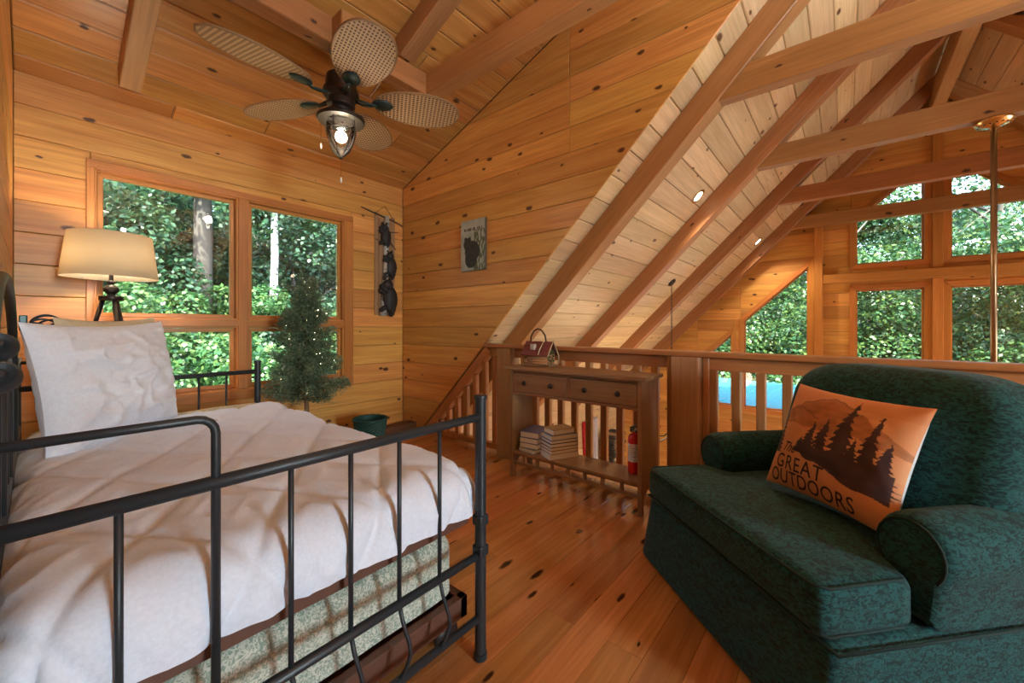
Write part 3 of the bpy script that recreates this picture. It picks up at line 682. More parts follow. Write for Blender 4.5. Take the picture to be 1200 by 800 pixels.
for i in range(3): a = 2*math.pi*i/3; sp_.tube([(0, 0, sh(1.63)), (.18*math.cos(a), .18*math.sin(a), sh(1.635))], .002, 5)
sp_.build('spider', M['brass'], lamp)
point('table_lamp_light', (lx, ly, 1.50), 9, (1, .82, .60), .04)

# ------------------------------------------------------------------ daybed
bx0, bx1, ya, yb = -.056, .947, .928, 3.0
bed = thing('daybed', 'black iron daybed with spindle arms and brown trundle frame', 'bed', (0, 0, 0))
def arm(y, sgn):
    mb = MB().tube([(bx1, y, 0), (bx1, y, .865)], .0185, 14); post = mb.build('post', M['iron'], bed, auto=True)
    MB().lathe([(.001, .858), (.0215, .858), (.0225, .864), (.0215, .871), (.001, .872)], 14, c=(bx1, y, 0)).build('cap', M['iron'], post, auto=True)
    MB().lathe([(.001, 0), (.022, 0), (.022, .02), (.001, .021)], 14, c=(bx1, y, 0)).build('foot', M['iron'], post, auto=True)
    for z_ in (.36, .46): MB().box(bx1-.02, bx1+.02, y-.021, y+.021, z_-.018, z_+.018, .006).build('bracket', M['iron'], post)
    MB().tube([(bx0, y, .80), (bx1, y, .80)], .0136, 12).build('arm_rail', M['iron'], bed, smooth=True)
    MB().tube([(bx0, y, .345), (bx1, y, .345)], .0125, 12).build('arm_rail', M['iron'], bed, smooth=True)
    MB().tube([(bx0, y, .137), (bx1, y, .137)], .0125, 12).build('arm_rail', M['iron'], bed, smooth=True)
    for x in (.0885, .3576, .4946, .633, .773):
        MB().tube([(x, y, .345), (x, y, .80)], .0062, 8).build('spindle', M['iron'], bed, smooth=True)
    for x in (.0885, .222, .3576, .4946, .633, .773):
        MB().tube([(x, y, .345), (x+.005, y+sgn*.008, .30), (x+.016, y+sgn*.024, .24), (x+.019, y+sgn*.026, .21), (x+.012, y+sgn*.014, .17), (x, y, .137)], .0057, 8).build('spindle', M['iron'], bed, smooth=True)
    pts = [(.222, y, .345), (.222, y, .895)]+[(.222-.03*(1-math.cos(t_)), y, .895+.03*math.sin(t_)) for t_ in (math.pi/8, math.pi/4, 3*math.pi/8, math.pi/2)]+[(bx0, y, .925)]
    MB().tube(pts, .0080, 10).build('arm_loop', M['iron'], bed, smooth=True)
arm(ya, -1); arm(yb, 1)
# back of the daybed along the bed wall: arched tubes, scrolls, basket finial
for y in (ya, yb): MB().tube([(bx0, y, 0), (bx0, y, .95)], .012, 12).build('back_post', M['iron'], bed, smooth=True)
ymid = (ya+yb)/2
arch = [(bx0, 1.40+.0*i, .50) for i in range(1)]
def arc(y0, y1, zb_, ztop, n=16): return [(bx0, (y0+y1)/2-(y1-y0)/2*math.cos(math.pi*i/n), zb_+(ztop-zb_)*math.sin(math.pi*i/n)) for i in range(n+1)]
MB().tube([(bx0, 1.15, .45)]+arc(1.15, 2.45, .95, 1.235)+[(bx0, 2.45, .45)], .0125, 12).build('back_arch', M['iron'], bed, smooth=True)
MB().tube([(bx0, 1.60, .45)]+arc(1.60, 2.0, .85, 1.02)+[(bx0, 2.0, .45)], .011, 12).build('back_arch', M['iron'], bed, smooth=True)
MB().tube([(bx0, ya, .62), (bx0, yb, .62)], .0125, 12).build('back_rail', M['iron'], bed, smooth=True)
MB().tube([(bx0, ya, .435), (bx0, yb, .435)], .0125, 12).build('back_rail', M['iron'], bed, smooth=True)
for i in range(14):
    y = ya+.14*(i+1)
    MB().tube([(bx0, y, .435), (bx0, y, .94 if not 1.0 < y < 1.55 else 1.05)], .0055, 8).build('spindle', M['iron'], bed, smooth=True)
RX = Matrix.Rotation(math.radians(-70), 3, 'X') 
for (y, z_, r) in ((1.20, 1.060, .027), (1.20, 1.004, .031)):
    MB().lathe([(.001, -.008), (r*.5, -.012), (r, -.004), (r, .008), (r*.8, .016), (r*.45, .012), (r*.3, .02), (.001, .022)], 22, c=(bx0+.010, y, z_), rot=Matrix.Rotation(math.radians(60), 3, 'X')).build('rosette', M['iron'], bed, auto=True)
# basket-twist finial on the far end of the back
fx, fy_, fz = .0, 2.60, 1.115
MB().box(-.045, -.022, fy_-.02, fy_+.03, fz-.035, fz+.03, .004).build('finial_socket', M['verdigris'], bed)
bk = MB(); mrot = V3((.075, .05, .004)).normalized()
ua = mrot.cross(V3((0, 0, 1))).normalized(); va = mrot.cross(ua)
for i in range(6):
    pts = []
    for j in range(13):
        q = j/12; a = i*math.pi/3+q*1.9; r = .032*math.sin(math.pi*q)**.8 if 0 < q < 1 else 0
        pts.append(V3((-.015, fy_, fz))+mrot*(.105*q)+(ua*math.cos(a)+va*math.sin(a))*r)
    bk.tube(pts, .0042, 6)
bk.build('basket_finial', M['iron'], bed, smooth=True)
# platform frame
for y in (.985, 2.94): MB().box(.0, .935, y-.012, y+.012, .437, .475).build('frame_bar', M['brown_metal'], bed)
MB().box(.0, .025, .985, 2.94, .437, .475).build('frame_bar', M['brown_metal'], bed); MB().box(.91, .935, .985, 2.94, .437, .475).build('frame_bar', M['brown_metal'], bed)
for i in range(9): MB().box(.0, .935, 1.15+.2*i, 1.19+.2*i, .45, .462).build('slat', M['brown_metal'], bed)
tr = thing('trundle', 'low brown steel trundle frame rolled under the daybed', 'trundle', (0, 0, 0))
for (a, b_, c_, d2) in ((.02, .955, 1.0, 1.03), (.02, .955, 2.88, 2.91), (.02, .05, 1.0, 2.91), (.925, .955, 1.0, 2.91)):
    MB().box(a, b_, c_, d2, .105, .175, .002).build('frame_bar', M['brown_metal'], tr)
for (x, y) in ((.06, 1.05), (.9, 1.05), (.06, 2.85), (.9, 2.85)):
    MB().lathe([(.001, -.012), (.045, -.012), (.05, 0), (.045, .012), (.001, .012)], 16, c=(x, y, .05), rot=Matrix.Rotation(math.pi/2, 3, 'X')).build('caster', M['black'], tr, smooth=True)
MB().box(.03, .94, 1.01, 2.90, .14, .15).build('deck', M['brown_metal'], tr)

def drape(x0, x1, y0, y1, top, r, hem, step, disp, thick=.004):
    """cloth over a block: flat top, rounded rims, hanging sides"""
    ix0, ix1, iy0, iy1 = x0+r, x1-r, y0+r, y1-r; q = math.pi/2*r; L_ = q+max(0, top-r-hem)
    s0, s1, t0, t1 = ix0-L_, ix1+L_, iy0-L_, iy1+L_
    nx = int((s1-s0)/step); ny = int((t1-t0)/step); vs = []; fs = []
    for j in range(ny+1):
        for i in range(nx+1):
            s_, t_ = s0+(s1-s0)*i/nx, t0+(t1-t0)*j/ny
            cx, cy = min(max(s_, ix0), ix1), min(max(t_, iy0), iy1); ox, oy = s_-cx, t_-cy; l = math.hypot(ox, oy)
            if l < 1e-9: p = V3((cx, cy, top)); n_ = V3((0, 0, 1))
            else:
                u = V3((ox/l, oy/l, 0)); l = min(l, L_)
                if l < q: a = l/r; p = V3((cx, cy, top-r+r*math.cos(a)))+u*(r*math.sin(a)); n_ = V3((0, 0, math.cos(a)))+u*math.sin(a)
                else: p = V3((cx, cy, top-r-(l-q)))+u*r; n_ = u
            h = disp(s_, t_, min(l, L_)/L_ if l > 0 else 0)
            p = p+n_*h
            vs.append(p)
    for j in range(ny):
        for i in range(nx): a = j*(nx+1)+i; fs.append((a, a+1, a+nx+2, a+nx+1))
    return mesh('cloth', vs, fs, True)
def nz(x, y, s, seed=0): return noise.noise(V3((x*s+seed, y*s, seed*.37)))
def quiltd(s_, t_, e):
    P_ = .30; a = ((s_+t_*.62)/P_) % 1; b = ((s_-t_*.62)/P_) % 1
    g = min(a, 1-a, b, 1-b); puff = .015*(1-math.exp(-(g/.055)**1.3))+.004*math.exp(-((g-.30)/.05)**2)
    wr = .010*nz(s_, t_, 4, 3)+.006*nz(s_*1.5, t_, 11, 8)*(0.4+e)+.012*e*nz(s_, t_, 7, 5)
    ridge = .005*(1-abs(nz(s_, t_, 9, 14)))**6*(.3+1.2*e)
    return puff+wr+ridge
mt = thing('mattress', 'twin mattress in a beige patterned cover on the daybed', 'mattress', (0, 0, 0))
MB().box(-.03, .945, .985, 2.95, .478, .60, .05).build('mattress_core', M['ticking'], mt, smooth=True)
link('coverlet', drape(-.04, .962, .972, 2.965, .612, .075, .487, .03, lambda s_, t_, e: .006*nz(s_, t_, 6, 2)), M['coverlet'], mt)
ql = tag(link('quilt', drape(-.047, .972, .957, 2.72, .626, .085, .482, .0095, quiltd), M['quilt']), 'white stitched diamond quilt spread over the daybed mattress', 'quilt')
tm = tag(link('trundle_mattress', drape(.03, .94, 1.035, 2.88, .385, .06, .185, .025, lambda s_, t_, e: .006*nz(s_, t_, 5, 9)), M['ticking']), 'thin floral green and cream trundle mattress under the daybed', 'mattress')

def cushion(w_, h, t, n=44, pinch=.05, pw=2.4, wr=.004, seed=1, crease=0):
    """returns front and back point functions on u,v in -1..1"""
    def f(u, v, side):
        k = (1-abs(u)**pw)*(1-abs(v)**pw); k = max(0, k)**.5
        x = u*w_/2*(1-pinch*(1-abs(v)**2)*abs(u)**3*0.9); y = v*h/2*(1-pinch*(1-abs(u)**2)*abs(v)**3*0.9)
        x = u*w_/2*(1-pinch*(1-v*v)*abs(u)); y = v*h/2*(1-pinch*(1-u*u)*abs(v))
        z = side*t/2*k+wr*k*(nz(u*1.5, v*1.5, 2.2, seed)+.5*nz(u, v, 6, seed+4))
        if crease:
            z += crease*k*((1-abs(nz(u*1.1+v*.5, v*.7-u*.3, 2.6, seed+9)))**7+.7*(1-abs(nz(u*.6-v*.9, v*1.3, 3.1, seed+17)))**8-.4)
        return V3((x, y, z))
    return f
def cushion_mesh(f, n, side, name):
    vs = [f(-1+2*i/n, -1+2*j/n, side) for j in range(n+1) for i in range(n+1)]
    fs = []
    for j in range(n):
        for i in range(n):
            a = j*(n+1)+i; q = (a, a+1, a+n+2, a+n+1); fs.append(q if side > 0 else q[::-1])
    return mesh(name, vs, fs, True)
def orient(bl, br, tl):
    bl, br, tl = V3(bl), V3(br), V3(tl); x = (br-bl).normalized(); y = (tl-bl); y = (y-x*y.dot(x)).normalized(); z = x.cross(y); c = (br+tl)/2
    return Matrix(((x.x, y.x, z.x, c.x), (x.y, y.y, z.y, c.y), (x.z, y.z, z.z, c.z), (0, 0, 0, 1)))
def pillow(name, label, mat, matb, mw, w_, h, t, seed=1, n=70):
    r_ = thing(name, label, 'pillow'); r_.matrix_world = mw
    f = cushion(w_, h, t, seed=seed, wr=.02, pinch=.085, pw=2.0, crease=.016)
    link('front', cushion_mesh(f, n, 1, 'front'), mat, r_); link('back', cushion_mesh(f, n, -1, 'back'), matb, r_)
    return r_
pillow('bed_pillow', 'white pillow with creased cotton case propped on the daybed', M['pillow'], M['pillow'], orient((.01, 2.12, .635), (.43, 2.64, .645), (.01, 2.22, 1.08)), .73, .52, .21, 3)
pillow('bed_pillow', 'beige pillow tucked behind the white one on the daybed', M['beige'], M['beige'], orient((.09, 2.38, .66), (.42, 2.78, .67), (.09, 2.48, 1.12)), .58, .50, .12, 9)

# ------------------------------------------------------------------ console table
tb = thing('console_table', 'narrow brown wooden console table with two drawers against the railing', 'table', (2.36, 1.392, 0))
X0, X1, Y0, Y1 = -.125, .115, -.495, .495
def tpart(name, poly_or_box, mat=M['table'], parent=None): pass
LAST = [None]
def tbx(name, x0, x1, y0, y1, z0, z1, along='y', parent=None, mat=None, c=.003):
    mat = mat or M['table']
    if along == 'y': # local X along world Y
        m_ = MB().box(0, y1-y0, 0, x1-x0, 0, z1-z0, c); mw = Matrix(((0, -1, 0, x1), (1, 0, 0, y0), (0, 0, 1, z0), (0, 0, 0, 1)))
    else:            # grain vertical
        m_ = MB().box(0, z1-z0, 0, y1-y0, 0, x1-x0, c); mw = Matrix(((0, 0, 1, x0), (0, 1, 0, y0), (1, 0, 0, z0), (0, 0, 0, 1)))
        m_ = MB().box(0, z1-z0, 0, x1-x0, 0, y1-y0, c); mw = Matrix(((0, 1, 0, x0), (0, 0, 1, y0), (1, 0, 0, z0), (0, 0, 0, 1)))
    LAST[0] = mw
    return m_.build(name, mat, parent or tb, mw=mw)
tbx('table_top', X0-.03, X1+.015, Y0-.035, Y1+.035, .785, .808)
for y in (Y0, Y1-.024):                     # side panels with cut-out feet
    pl = [(X0, 0), (X0+.030, 0), (X0+.034, .05), (X0+.05, .10), (X0+.085, .13), (0, .14), (X1-.085, .13), (X1-.05, .10), (X1-.034, .05), (X1-.03, 0), (X1, 0), (X1, .785), (X0, .785)]
    m_ = MB(); outer = [(p[1], p[0]) for p in pl]
    vs = [(z_, x, 0) for z_, x in outer]+[(z_, x, .024) for z_, x in outer]; n = len(outer)
    m_.add(vs, [(i, (i+1) % n, n+(i+1) % n, n+i) for i in range(n)])
    for s_ in (0, n): m_.f += [tuple(s_+i for i in q) for q in ((0, 1, 2, 3, 12), (3, 4, 12), (4, 5, 12), (5, 11, 12), (5, 6, 11), (6, 7, 11), (7, 8, 9, 10, 11))]
    m_.build('side_panel', M['table'], tb, mw=Matrix(((0, 1, 0, 0), (0, 0, 1, y), (1, 0, 0, 0), (0, 0, 0, 1))))
tbx('shelf', X0+.003, X1-.003, Y0+.024, Y1-.024, .170, .190)
tbx('apron', X0+.004, X0+.02, Y0+.024, Y1-.024, .765, .785)
tbx('apron', X0+.004, X0+.02, Y0+.024, Y1-.024, .607, .625)
tbx('drawer_deck', X0+.02, X1-.003, Y0+.024, Y1-.024, .607, .618)
tbx('back_panel', X1-.012, X1-.002, Y0+.024, Y1-.024, .618, .785)
tbx('divider', X0+.006, X1-.014, -.012, .012, .625, .765, 'z')
for (a, b_) in ((Y0+.028, -.015), (.015, Y1-.028)):
    d = tbx('drawer', X0+.001, X0+.016, a, b_, .629, .761)
    for q in (.25, .75):
        yk = a+(b_-a)*q
        MB().lathe([(.001, .026), (.014, .024), (.018, .017), (.010, .008), (.006, 0), (.001, 0)], 14, rot=Matrix.Rotation(-math.pi/2, 3, 'Y')).build('knob', M['bronze'], d, smooth=True, mw=LAST[0].inverted() @ Matrix.Translation((X0+.001, yk, .695)))
tbx('stretcher', X0+.01, X0+.028, Y0+.024, Y1-.024, .095, .118)
for i in range(7): tbx('peg', X0+.012, X0+.026, Y0+.13+.125*i-.012, Y0+.13+.125*i+.012, .118, .170, 'z')

# books
def book(loc, rz, sx, sy, t, cov, label, grp):
    r_ = thing('book', label, 'book', loc, rz, grp)
    m_ = MB().box(-sx/2, sx/2, -sy/2, sy/2, 0, .0025).box(-sx/2, sx/2, -sy/2, sy/2, t-.0025, t).box(sx/2-.003, sx/2, -sy/2, sy/2, 0, t); m_.build('cover', cov, r_)
    MB().box(-sx/2+.004, sx/2-.003, -sy/2+.004, sy/2-.004, .0025, t-.0025).build('pages', M['pages'], r_)
    return r_
def cov(n, c): return plain('cover_'+n, c, .45)
CV = {'violet': cov('violet', (.14, .13, .28)), 'navy': cov('navy', (.03, .05, .12)), 'black': cov('black', (.03, .03, .035)), 'slate': cov('slate', (.16, .22, .25)), 'tan': cov('tan', (.50, .30, .12)), 'cream': cov('cream', (.7, .66, .58)), 'blue': cov('blue', (.10, .22, .36)), 'brown': cov('brown', (.22, .10, .05)), 'white': cov('white', (.78, .78, .78))}
zsh = .1905
z_ = zsh
for i, (c, t, w_) in enumerate((('slate', .030, .17), ('black', .038, .175), ('navy', .038, .175), ('violet', .042, .175))):
    lab = ['slate blue book at the bottom of the lower stack on the console shelf', 'black hardback, second from the bottom of the lower book stack', 'navy hardback, third from the bottom of the lower book stack', 'violet-jacketed hardback on top of the lower book stack'][i]
    book((2.37+.004*(i % 2), 1.755, z_), math.radians(4+2*i-(8 if i == 0 else 0)), w_+.04, .15, t, CV[c], lab, 'books on the console shelf'); z_ += t+.0004
z_ = zsh
for i, (c, t, w_) in enumerate((('white', .036, .225), ('brown', .024, .215), ('tan', .020, .215), ('black', .026, .215), ('navy', .022, .21), ('blue', .034, .21), ('tan', .034, .18))):
    lab = ['white-covered large book at the bottom of the taller book stack', 'brown thin book, second from the bottom of the taller stack', 'tan thin book, third from the bottom of the taller stack', 'black hardback in the middle of the taller book stack', 'navy thin book, fifth from the bottom of the taller stack', 'blue hardback just below the top of the taller stack', 'small tan paperback on top of the taller book stack'][i]
    book((2.365, 1.545, z_), math.radians(-28+[0, 3, 2, 1, 2, 2, 6][i]), w_, .15 if i < 6 else .125, t, CV[c], lab, 'books on the console shelf'); z_ += t+.0004

# fire extinguisher
fe = thing('fire_extinguisher', 'small red fire extinguisher with white label on the console shelf', 'extinguisher', (2.385, 1.005, .1905))
MB().lathe([(.001, 0), (.034, 0), (.038, .004), (.038, .205), (.034, .225), (.022, .24), (.014, .245), (.014, .252), (.001, .252)], 24).build('cylinder', M['red'], fe, auto=True)
ml_ = MB(); n = 18; vs = []; 
for i in range(n+1):
    a = math.radians(130+ 175*i/n); vs += [(.0385*math.cos(a), .0385*math.sin(a), .075), (.0385*math.cos(a), .0385*math.sin(a), .185)]
ml_.add(vs, [(2*i, 2*i+2, 2*i+3, 2*i+1) for i in range(n)])
lbl = ml_.build('paper_label', M['white'], fe, smooth=True)
mk = MB()
for j in range(6):
    zz = .17-.013*j
    for i in range(9):
        a0, a1 = math.radians(170+8*i), math.radians(170+8*i+(8 if j % 2 else 6)); mk.add([(.0389*math.cos(a0), .0389*math.sin(a0), zz), (.0389*math.cos(a1), .0389*math.sin(a1), zz), (.0389*math.cos(a1), .0389*math.sin(a1), zz+.004), (.0389*math.cos(a0), .0389*math.sin(a0), zz+.004)], [(0, 1, 2, 3)])
mk.build('print', plain('grey_print', (.35, .35, .38), .6), lbl)
MB().lathe([(.001, .25), (.013, .25), (.013, .275), (.001, .276)], 14).build('valve', M['steel'], fe, auto=True)
MB().box(-.05, .02, -.008, .008, .284, .292, .002).box(-.045, .02, -.007, .007, .270, .277, .002).build('handle', M['black'], fe)
MB().lathe([(.001, 0), (.015, 0), (.015, .01), (.001, .011)], 14, c=(0, .014, .263), rot=Matrix.Rotation(-math.pi/2, 3, 'X')).build('gauge', M['steel'], fe, auto=True)
MB().tube([(0, -.012, .262), (-.02, -.035, .25), (-.02, -.044, .20), (-.015, -.044, .13)], .006, 8).build('hose', M['black'], fe, smooth=True)

# log-cabin handbag ornament
cb = thing('cabin_ornament', 'little log cabin ornament with red roof and leather handle on the console', 'ornament', (2.385, 1.735, .8085))
wl = wood('cabin_log', (.42, .20, .08), (.52, .27, .12), (.1, .04, .02))
MB().box(-.055, .055, -.125, .115, 0, .014, .004).build('base', M['table'], cb)
body = MB().box(-.040, .040, -.10, .10, .014, .085).build('walls', wl, cb)
for s_ in (-1, 1):
    for j in range(4): MB().tube([(s_*.042, -.105, .024+.018*j), (s_*.042, .105, .024+.018*j)], .0095, 8).build('log', wl, cb, smooth=True)
MB().prism([(-.042, .085), (.042, .085), (0, .165)], 'y', -.10, .10).build('gable', plain('mossy_gable', (.10, .085, .045), .9, bump=.8, bscale=80), cb)
rd = plain('red_shingle', (.20, .045, .035), .6, bump=.6, bscale=50)
for s_ in (-1, 1):
    for j in range(3):
        t0, t1 = j/3, (j+1)/3+.04; q0 = V3((s_*(.066*(1-t0)), 0, .075+.10*t0)); q1 = V3((s_*(.066*(1-t1))if t1 < 1 else 0, 0, .075+.10*min(t1, 1)))
        o_ = V3((s_*.005, 0, .004)); 
        MB().add([q0+V3((0, -.125, 0)), q0+V3((0, .115, 0)), q1+V3((0, .115, 0)), q1+V3((0, -.125, 0)), q0+V3((0, -.125, 0))+o_*1.6, q0+V3((0, .115, 0))+o_*1.6, q1+V3((0, .115, 0))+o_, q1+V3((0, -.125, 0))+o_], [(0, 1, 2, 3), (4, 5, 6, 7), (0, 1, 5, 4), (1, 2, 6, 5), (2, 3, 7, 6), (3, 0, 4, 7)]).build('roof_course', rd, cb)
MB().box(-.062, -.03, .0, .035, .118, .16, .003).build('dormer_tag', plain('pale_tag', (.55, .50, .40), .6), cb)
MB().tube([(0, .075, .172), (0, .07, .215), (0, .045, .255), (0, .01, .272), (0, -.025, .26), (0, -.055, .225), (0, -.065, .178)], .006, 8).build('handle', plain('dark_leather', (.05, .03, .02), .5), cb, smooth=True)
rp = plain('rope', (.55, .45, .28), .9, bump=.8, bscale=300)
MB().tube([(-.072, -.045, .085), (-.055, -.045, .12), (-.012, -.05, .178), (.03, -.055, .14), (.072, -.06, .08)], .0042, 6).tube([(-.070, -.127, .075), (-.035, -.127, .13), (0, -.128, .184), (.035, -.128, .13), (.07, -.128, .07), (.06, -.132, .02)], .0042, 6).build('rope_trim', rp, cb, smooth=True)
gm = MB(); random.seed(5)
for i in range(24):
    a = random.uniform(-.035, .035); gm.ball((a, -.108, random.uniform(.02, .12)), random.uniform(.005, .010), 6, 4)
gm.build('pine_sprig', plain('moss_green', (.10, .12, .05), .9), cb, smooth=True)
MB().box(-.0535, -.050, .03, .07, .016, .07, .002).build('door', M['table'], cb)

# ------------------------------------------------------------------ armchair
s_ax = V3((-.66, -.75, 0)).normalized()
ch = thing('armchair', 'wide dark green chenille armchair with rolled arms and skirted base', 'armchair', (1.87, .72, 0), math.atan2(s_ax.y, s_ax.x))
def rbox(x0, x1, y0, y1, z0, z1, c, seg=5, fn=None, sub=0):
    bm = bmesh.new(); bmesh.ops.create_cube(bm, size=1)
    for v in bm.verts: v.co = V3((x0+(v.co.x+.5)*(x1-x0), y0+(v.co.y+.5)*(y1-y0), z0+(v.co.z+.5)*(z1-z0)))
    if sub: bmesh.ops.subdivide_edges(bm, edges=list(bm.edges), cuts=sub, use_grid_fill=True)
    if not sub: bmesh.ops.bevel(bm, geom=list(bm.edges), offset=c, segments=seg, affect='EDGES', profile=.5)
    if fn:
        for v in bm.verts: v.co = fn(v.co)
    me = bpy.data.meshes.new('rbox'); bm.to_mesh(me); bm.free(); me.polygons.foreach_set('use_smooth', [True]*len(me.polygons)); return me
def softbox(x0, x1, y0, y1, z0, z1, r, n=14, fn=None, p=None):
    """rounded block on a dense grid so that it can be bent and puffed"""
    bm = bmesh.new(); bmesh.ops.create_cube(bm, size=2); bmesh.ops.subdivide_edges(bm, edges=list(bm.edges), cuts=n, use_grid_fill=True)
    cx, cy, cz = (x0+x1)/2, (y0+y1)/2, (z0+z1)/2; hx, hy, hz = (x1-x0)/2, (y1-y0)/2, (z1-z0)/2
    for v in bm.verts:
        q = V3((v.co.x*hx, v.co.y*hy, v.co.z*hz))
        # concentrate grid lines near the rims
        for i, h in enumerate((hx, hy, hz)): u = v.co[i]; q[i] = h*(math.sin(u*math.pi/2)*.55+u*.45)
        c_ = V3((max(-hx+r, min(hx-r, q.x)), max(-hy+r, min(hy-r, q.y)), max(-hz+r, min(hz-r, q.z)))); d_ = q-c_
        if d_.length > 1e-9: q = c_+d_.normalized()*r
        v.co = q+V3((cx, cy, cz))
        if fn: v.co = fn(v.co)
    me = bpy.data.meshes.new('softbox'); bm.to_mesh(me); bm.free(); me.polygons.foreach_set('use_smooth', [True]*len(me.polygons)); return me
G = M['green']
W0, W1 = -.045, .945
def flare(v): k = max(0, (.30-v.z)/.30); return V3((v.x+(v.x-.45)*.03*k, v.y-(.045*k if v.y < .45 else -.02*k), v.z))
link('base', softbox(W0+.035, W1-.035, .02, .84, 0.005, .30, .02, fn=flare), G, ch)
sk = MB(); 
sp_pts = [flare(V3(p)) for p in [(W0+.018, .83, .285), (W0+.018, .02, .285), (.0+.45, .017, .285), (W1-.018, .02, .285), (W1-.018, .83, .285)]]
sk.tube(sp_pts, .0045, 6); sk.build('piping', M['piping'], ch, smooth=True)
def seatfn(v):
    u = (v.x-.45)/.45; q = v.y/.62
    if v.z > .38: v.z += .018*(1-u*u)*max(0, 1-(2*q-1)**2)
    if v.y > .27 : v.x = .45+(v.x-.45)*(1-.26*min(1, (v.y-.27)/.05))
    return v
link('seat_cushion', softbox(.0, .90, -.005, .64, .295, .435, .035, n=26, fn=seatfn), G, ch)
pz = MB()
for zz in (.428, .303): pz.tube([(.01, .26, zz), (.006, .03, zz), (.03, .0, zz), (.45, -.004, zz), (.87, .0, zz), (.894, .03, zz), (.89, .26, zz)], .0045, 6)
pz.build('piping', M['piping'], ch, smooth=True)
def arm_chair(x0, x1, sgn):
    n = 16; prof = []
    xm = (x0+x1)/2; hw = (x1-x0)/2
    # rolled cross-section: panel below, fat roll on top
    for i in range(n+1):
        a = math.pi*(-.22+1.44*i/n); prof.append((xm+(hw+.015)*math.cos(a), .49+.098*math.sin(a)))
    prof += [(xm-(hw-.02), .30), (xm+(hw-.02), .30)]
    vs = []; fs = []; k = len(prof); ysl = [.31, .318, .335, .37, .5, .7, .82]; sc = [.80, .92, .98, 1, 1, 1, 1]
    for y, s_ in zip(ysl, sc):
        for x, z in prof: vs.append((xm+(x-xm)*s_, y, .46+(z-.46)*s_-.02*max(0, (y-.5))))
    for j in range(len(ysl)-1):
        for i in range(k): fs.append((j*k+i, j*k+(i+1) % k, (j+1)*k+(i+1) % k, (j+1)*k+i))
    fs.append(tuple(range(k))[::-1]); fs.append(tuple((len(ysl)-1)*k+i for i in range(k)))
    a_ = MB().add(vs, fs).build('arm', G, ch, auto=True)
    MB().tube([(xm+(x-xm)*.86, .312, .46+(z-.46)*.86) for x, z in prof[:n+1]], .0042, 6).build('piping', M['piping'], a_, smooth=True)
arm_chair(W0, .115, -1); arm_chair(.785, W1, 1)
def backfn(v):
    z = v.z; k = (z-.30)/.57
    u = (v.x-.51)/.385
    v.y += .13*k
    if v.y-.13*k < .62: v.y -= .035*(1-u*u)*math.sin(max(0, min(1, k))*math.pi)**.7
    if z > .6: v.z -= .10*abs(u)**5*(z-.6)/.345
    return v
link('back_cushion', softbox(.125, .895, .50, .74, .30, .945, .085, n=26, fn=backfn), G, ch)
MB().tube([tuple(backfn(V3((.51+.375*math.cos(a), .60, .82+.12*math.sin(a))))) for a in [math.pi*i/12 for i in range(13)]], .004, 6).build('piping', M['piping'], ch, smooth=True)
link('back_frame', softbox(.08, W1-.03, .70, .85, .05, .66, .04, n=8), G, ch)

# throw pillow with printed forest
tp = thing('throw_pillow', 'orange throw pillow printed with dark firs and lettering, on the green armchair', 'pillow')
BLp, BRp, TLp = V3((1.95, .262, .475)), V3((1.695, -.072, .462)), V3((2.0, .08, .845))
TW, THh, TT = .45, .42, .17
tp.matrix_world = orient(BLp, BRp, TLp) @ Matrix.Translation((0, 0, .02))
pf = cushion(TW, THh, TT, pinch=.07, pw=2.2, wr=.006, seed=6)
PN = 200
pm = cushion_mesh(pf, PN, 1, 'printed_front')
random.seed(11)
def firs(u, v):
    """1 where a fir silhouette is printed; u,v in -1..1"""
    for (cx, base, top, wd) in ((-.88, -.40, .38, .19), (-.98, -.40, .20, .2), (-.22, -.30, .32, .18), (-.03, -.35, .44, .17), (.24, -.40, .88, .25), (.62, -.50, .68, .22), (.42, -.45, .22, .22), (.82, -.50, .30, .2), (-.36, -.30, .02, .14)):
        if base < v < top:
            q = (top-v)/(top-base); ph = q*10+cx*7
            hw = wd*q**.85*(.5+.5*(ph % 1))+.02*nz(u*3, v*3, 9, 2)
            if abs(u-cx+.03*nz(u, v, 7, 5)) < hw: return 1
    if -.42 < u < .95:
        lowb = -.26-.30*(u+.4)/.9+(.14*(u-.55)/.4 if u > .55 else 0)+.07*nz(u, v, 4, 21)
        if lowb < v < -.12+.06*nz(u, 0, 5, 2): return .97
    return 0
ca = pm.color_attributes.new('Col', 'FLOAT_COLOR', 'POINT'); buf = np.zeros(((PN+1)**2, 4), dtype=np.float32)
for j in range(PN+1):
    for i in range(PN+1):
        u, v = -1+2*i/PN, -1+2*j/PN
        k = .5+.5*nz(u, v, 1.6, 7)
        c = np.array([.66, .245, .085])*(1-k*.5)+np.array([.78, .37, .16])*(k*.5)
        if abs(v-.25) < .45 and u > .1: c = c*(.8)+np.array([.85, .50, .24])*.2
        ridge1 = .86-.55*abs(u+.12)**1.1+.06*nz(u, 0, 6, 3); ridge2 = .55-.4*abs(u+.62)+.05*nz(u, 0, 7, 6)
        if v < ridge1 and v > .18+.1*nz(u, v, 3, 1): c = c*(.72+.22*nz(u*2, v*3, 4, 12))*np.array([.9, .78, .66])
        if abs(v-ridge1) < .014 and abs(u+.12) < .5: c = c*.55
        if abs(v-ridge2) < .012 and u < -.2: c = c*.6
        f_ = firs(u, v)
        if f_ > .1: d_ = np.array([.055, .022, .022])*(1+.5*nz(u, v, 5, 30)); c = c*(1-f_)+d_*f_
        buf[j*(PN+1)+i, :3] = c; buf[j*(PN+1)+i, 3] = 1
ca.data.foreach_set('color', buf.ravel())
link('printed_front', pm, M['attr'], tp)
link('plain_back', cushion_mesh(pf, 40, -1, 'plain_back'), M['white'], tp)
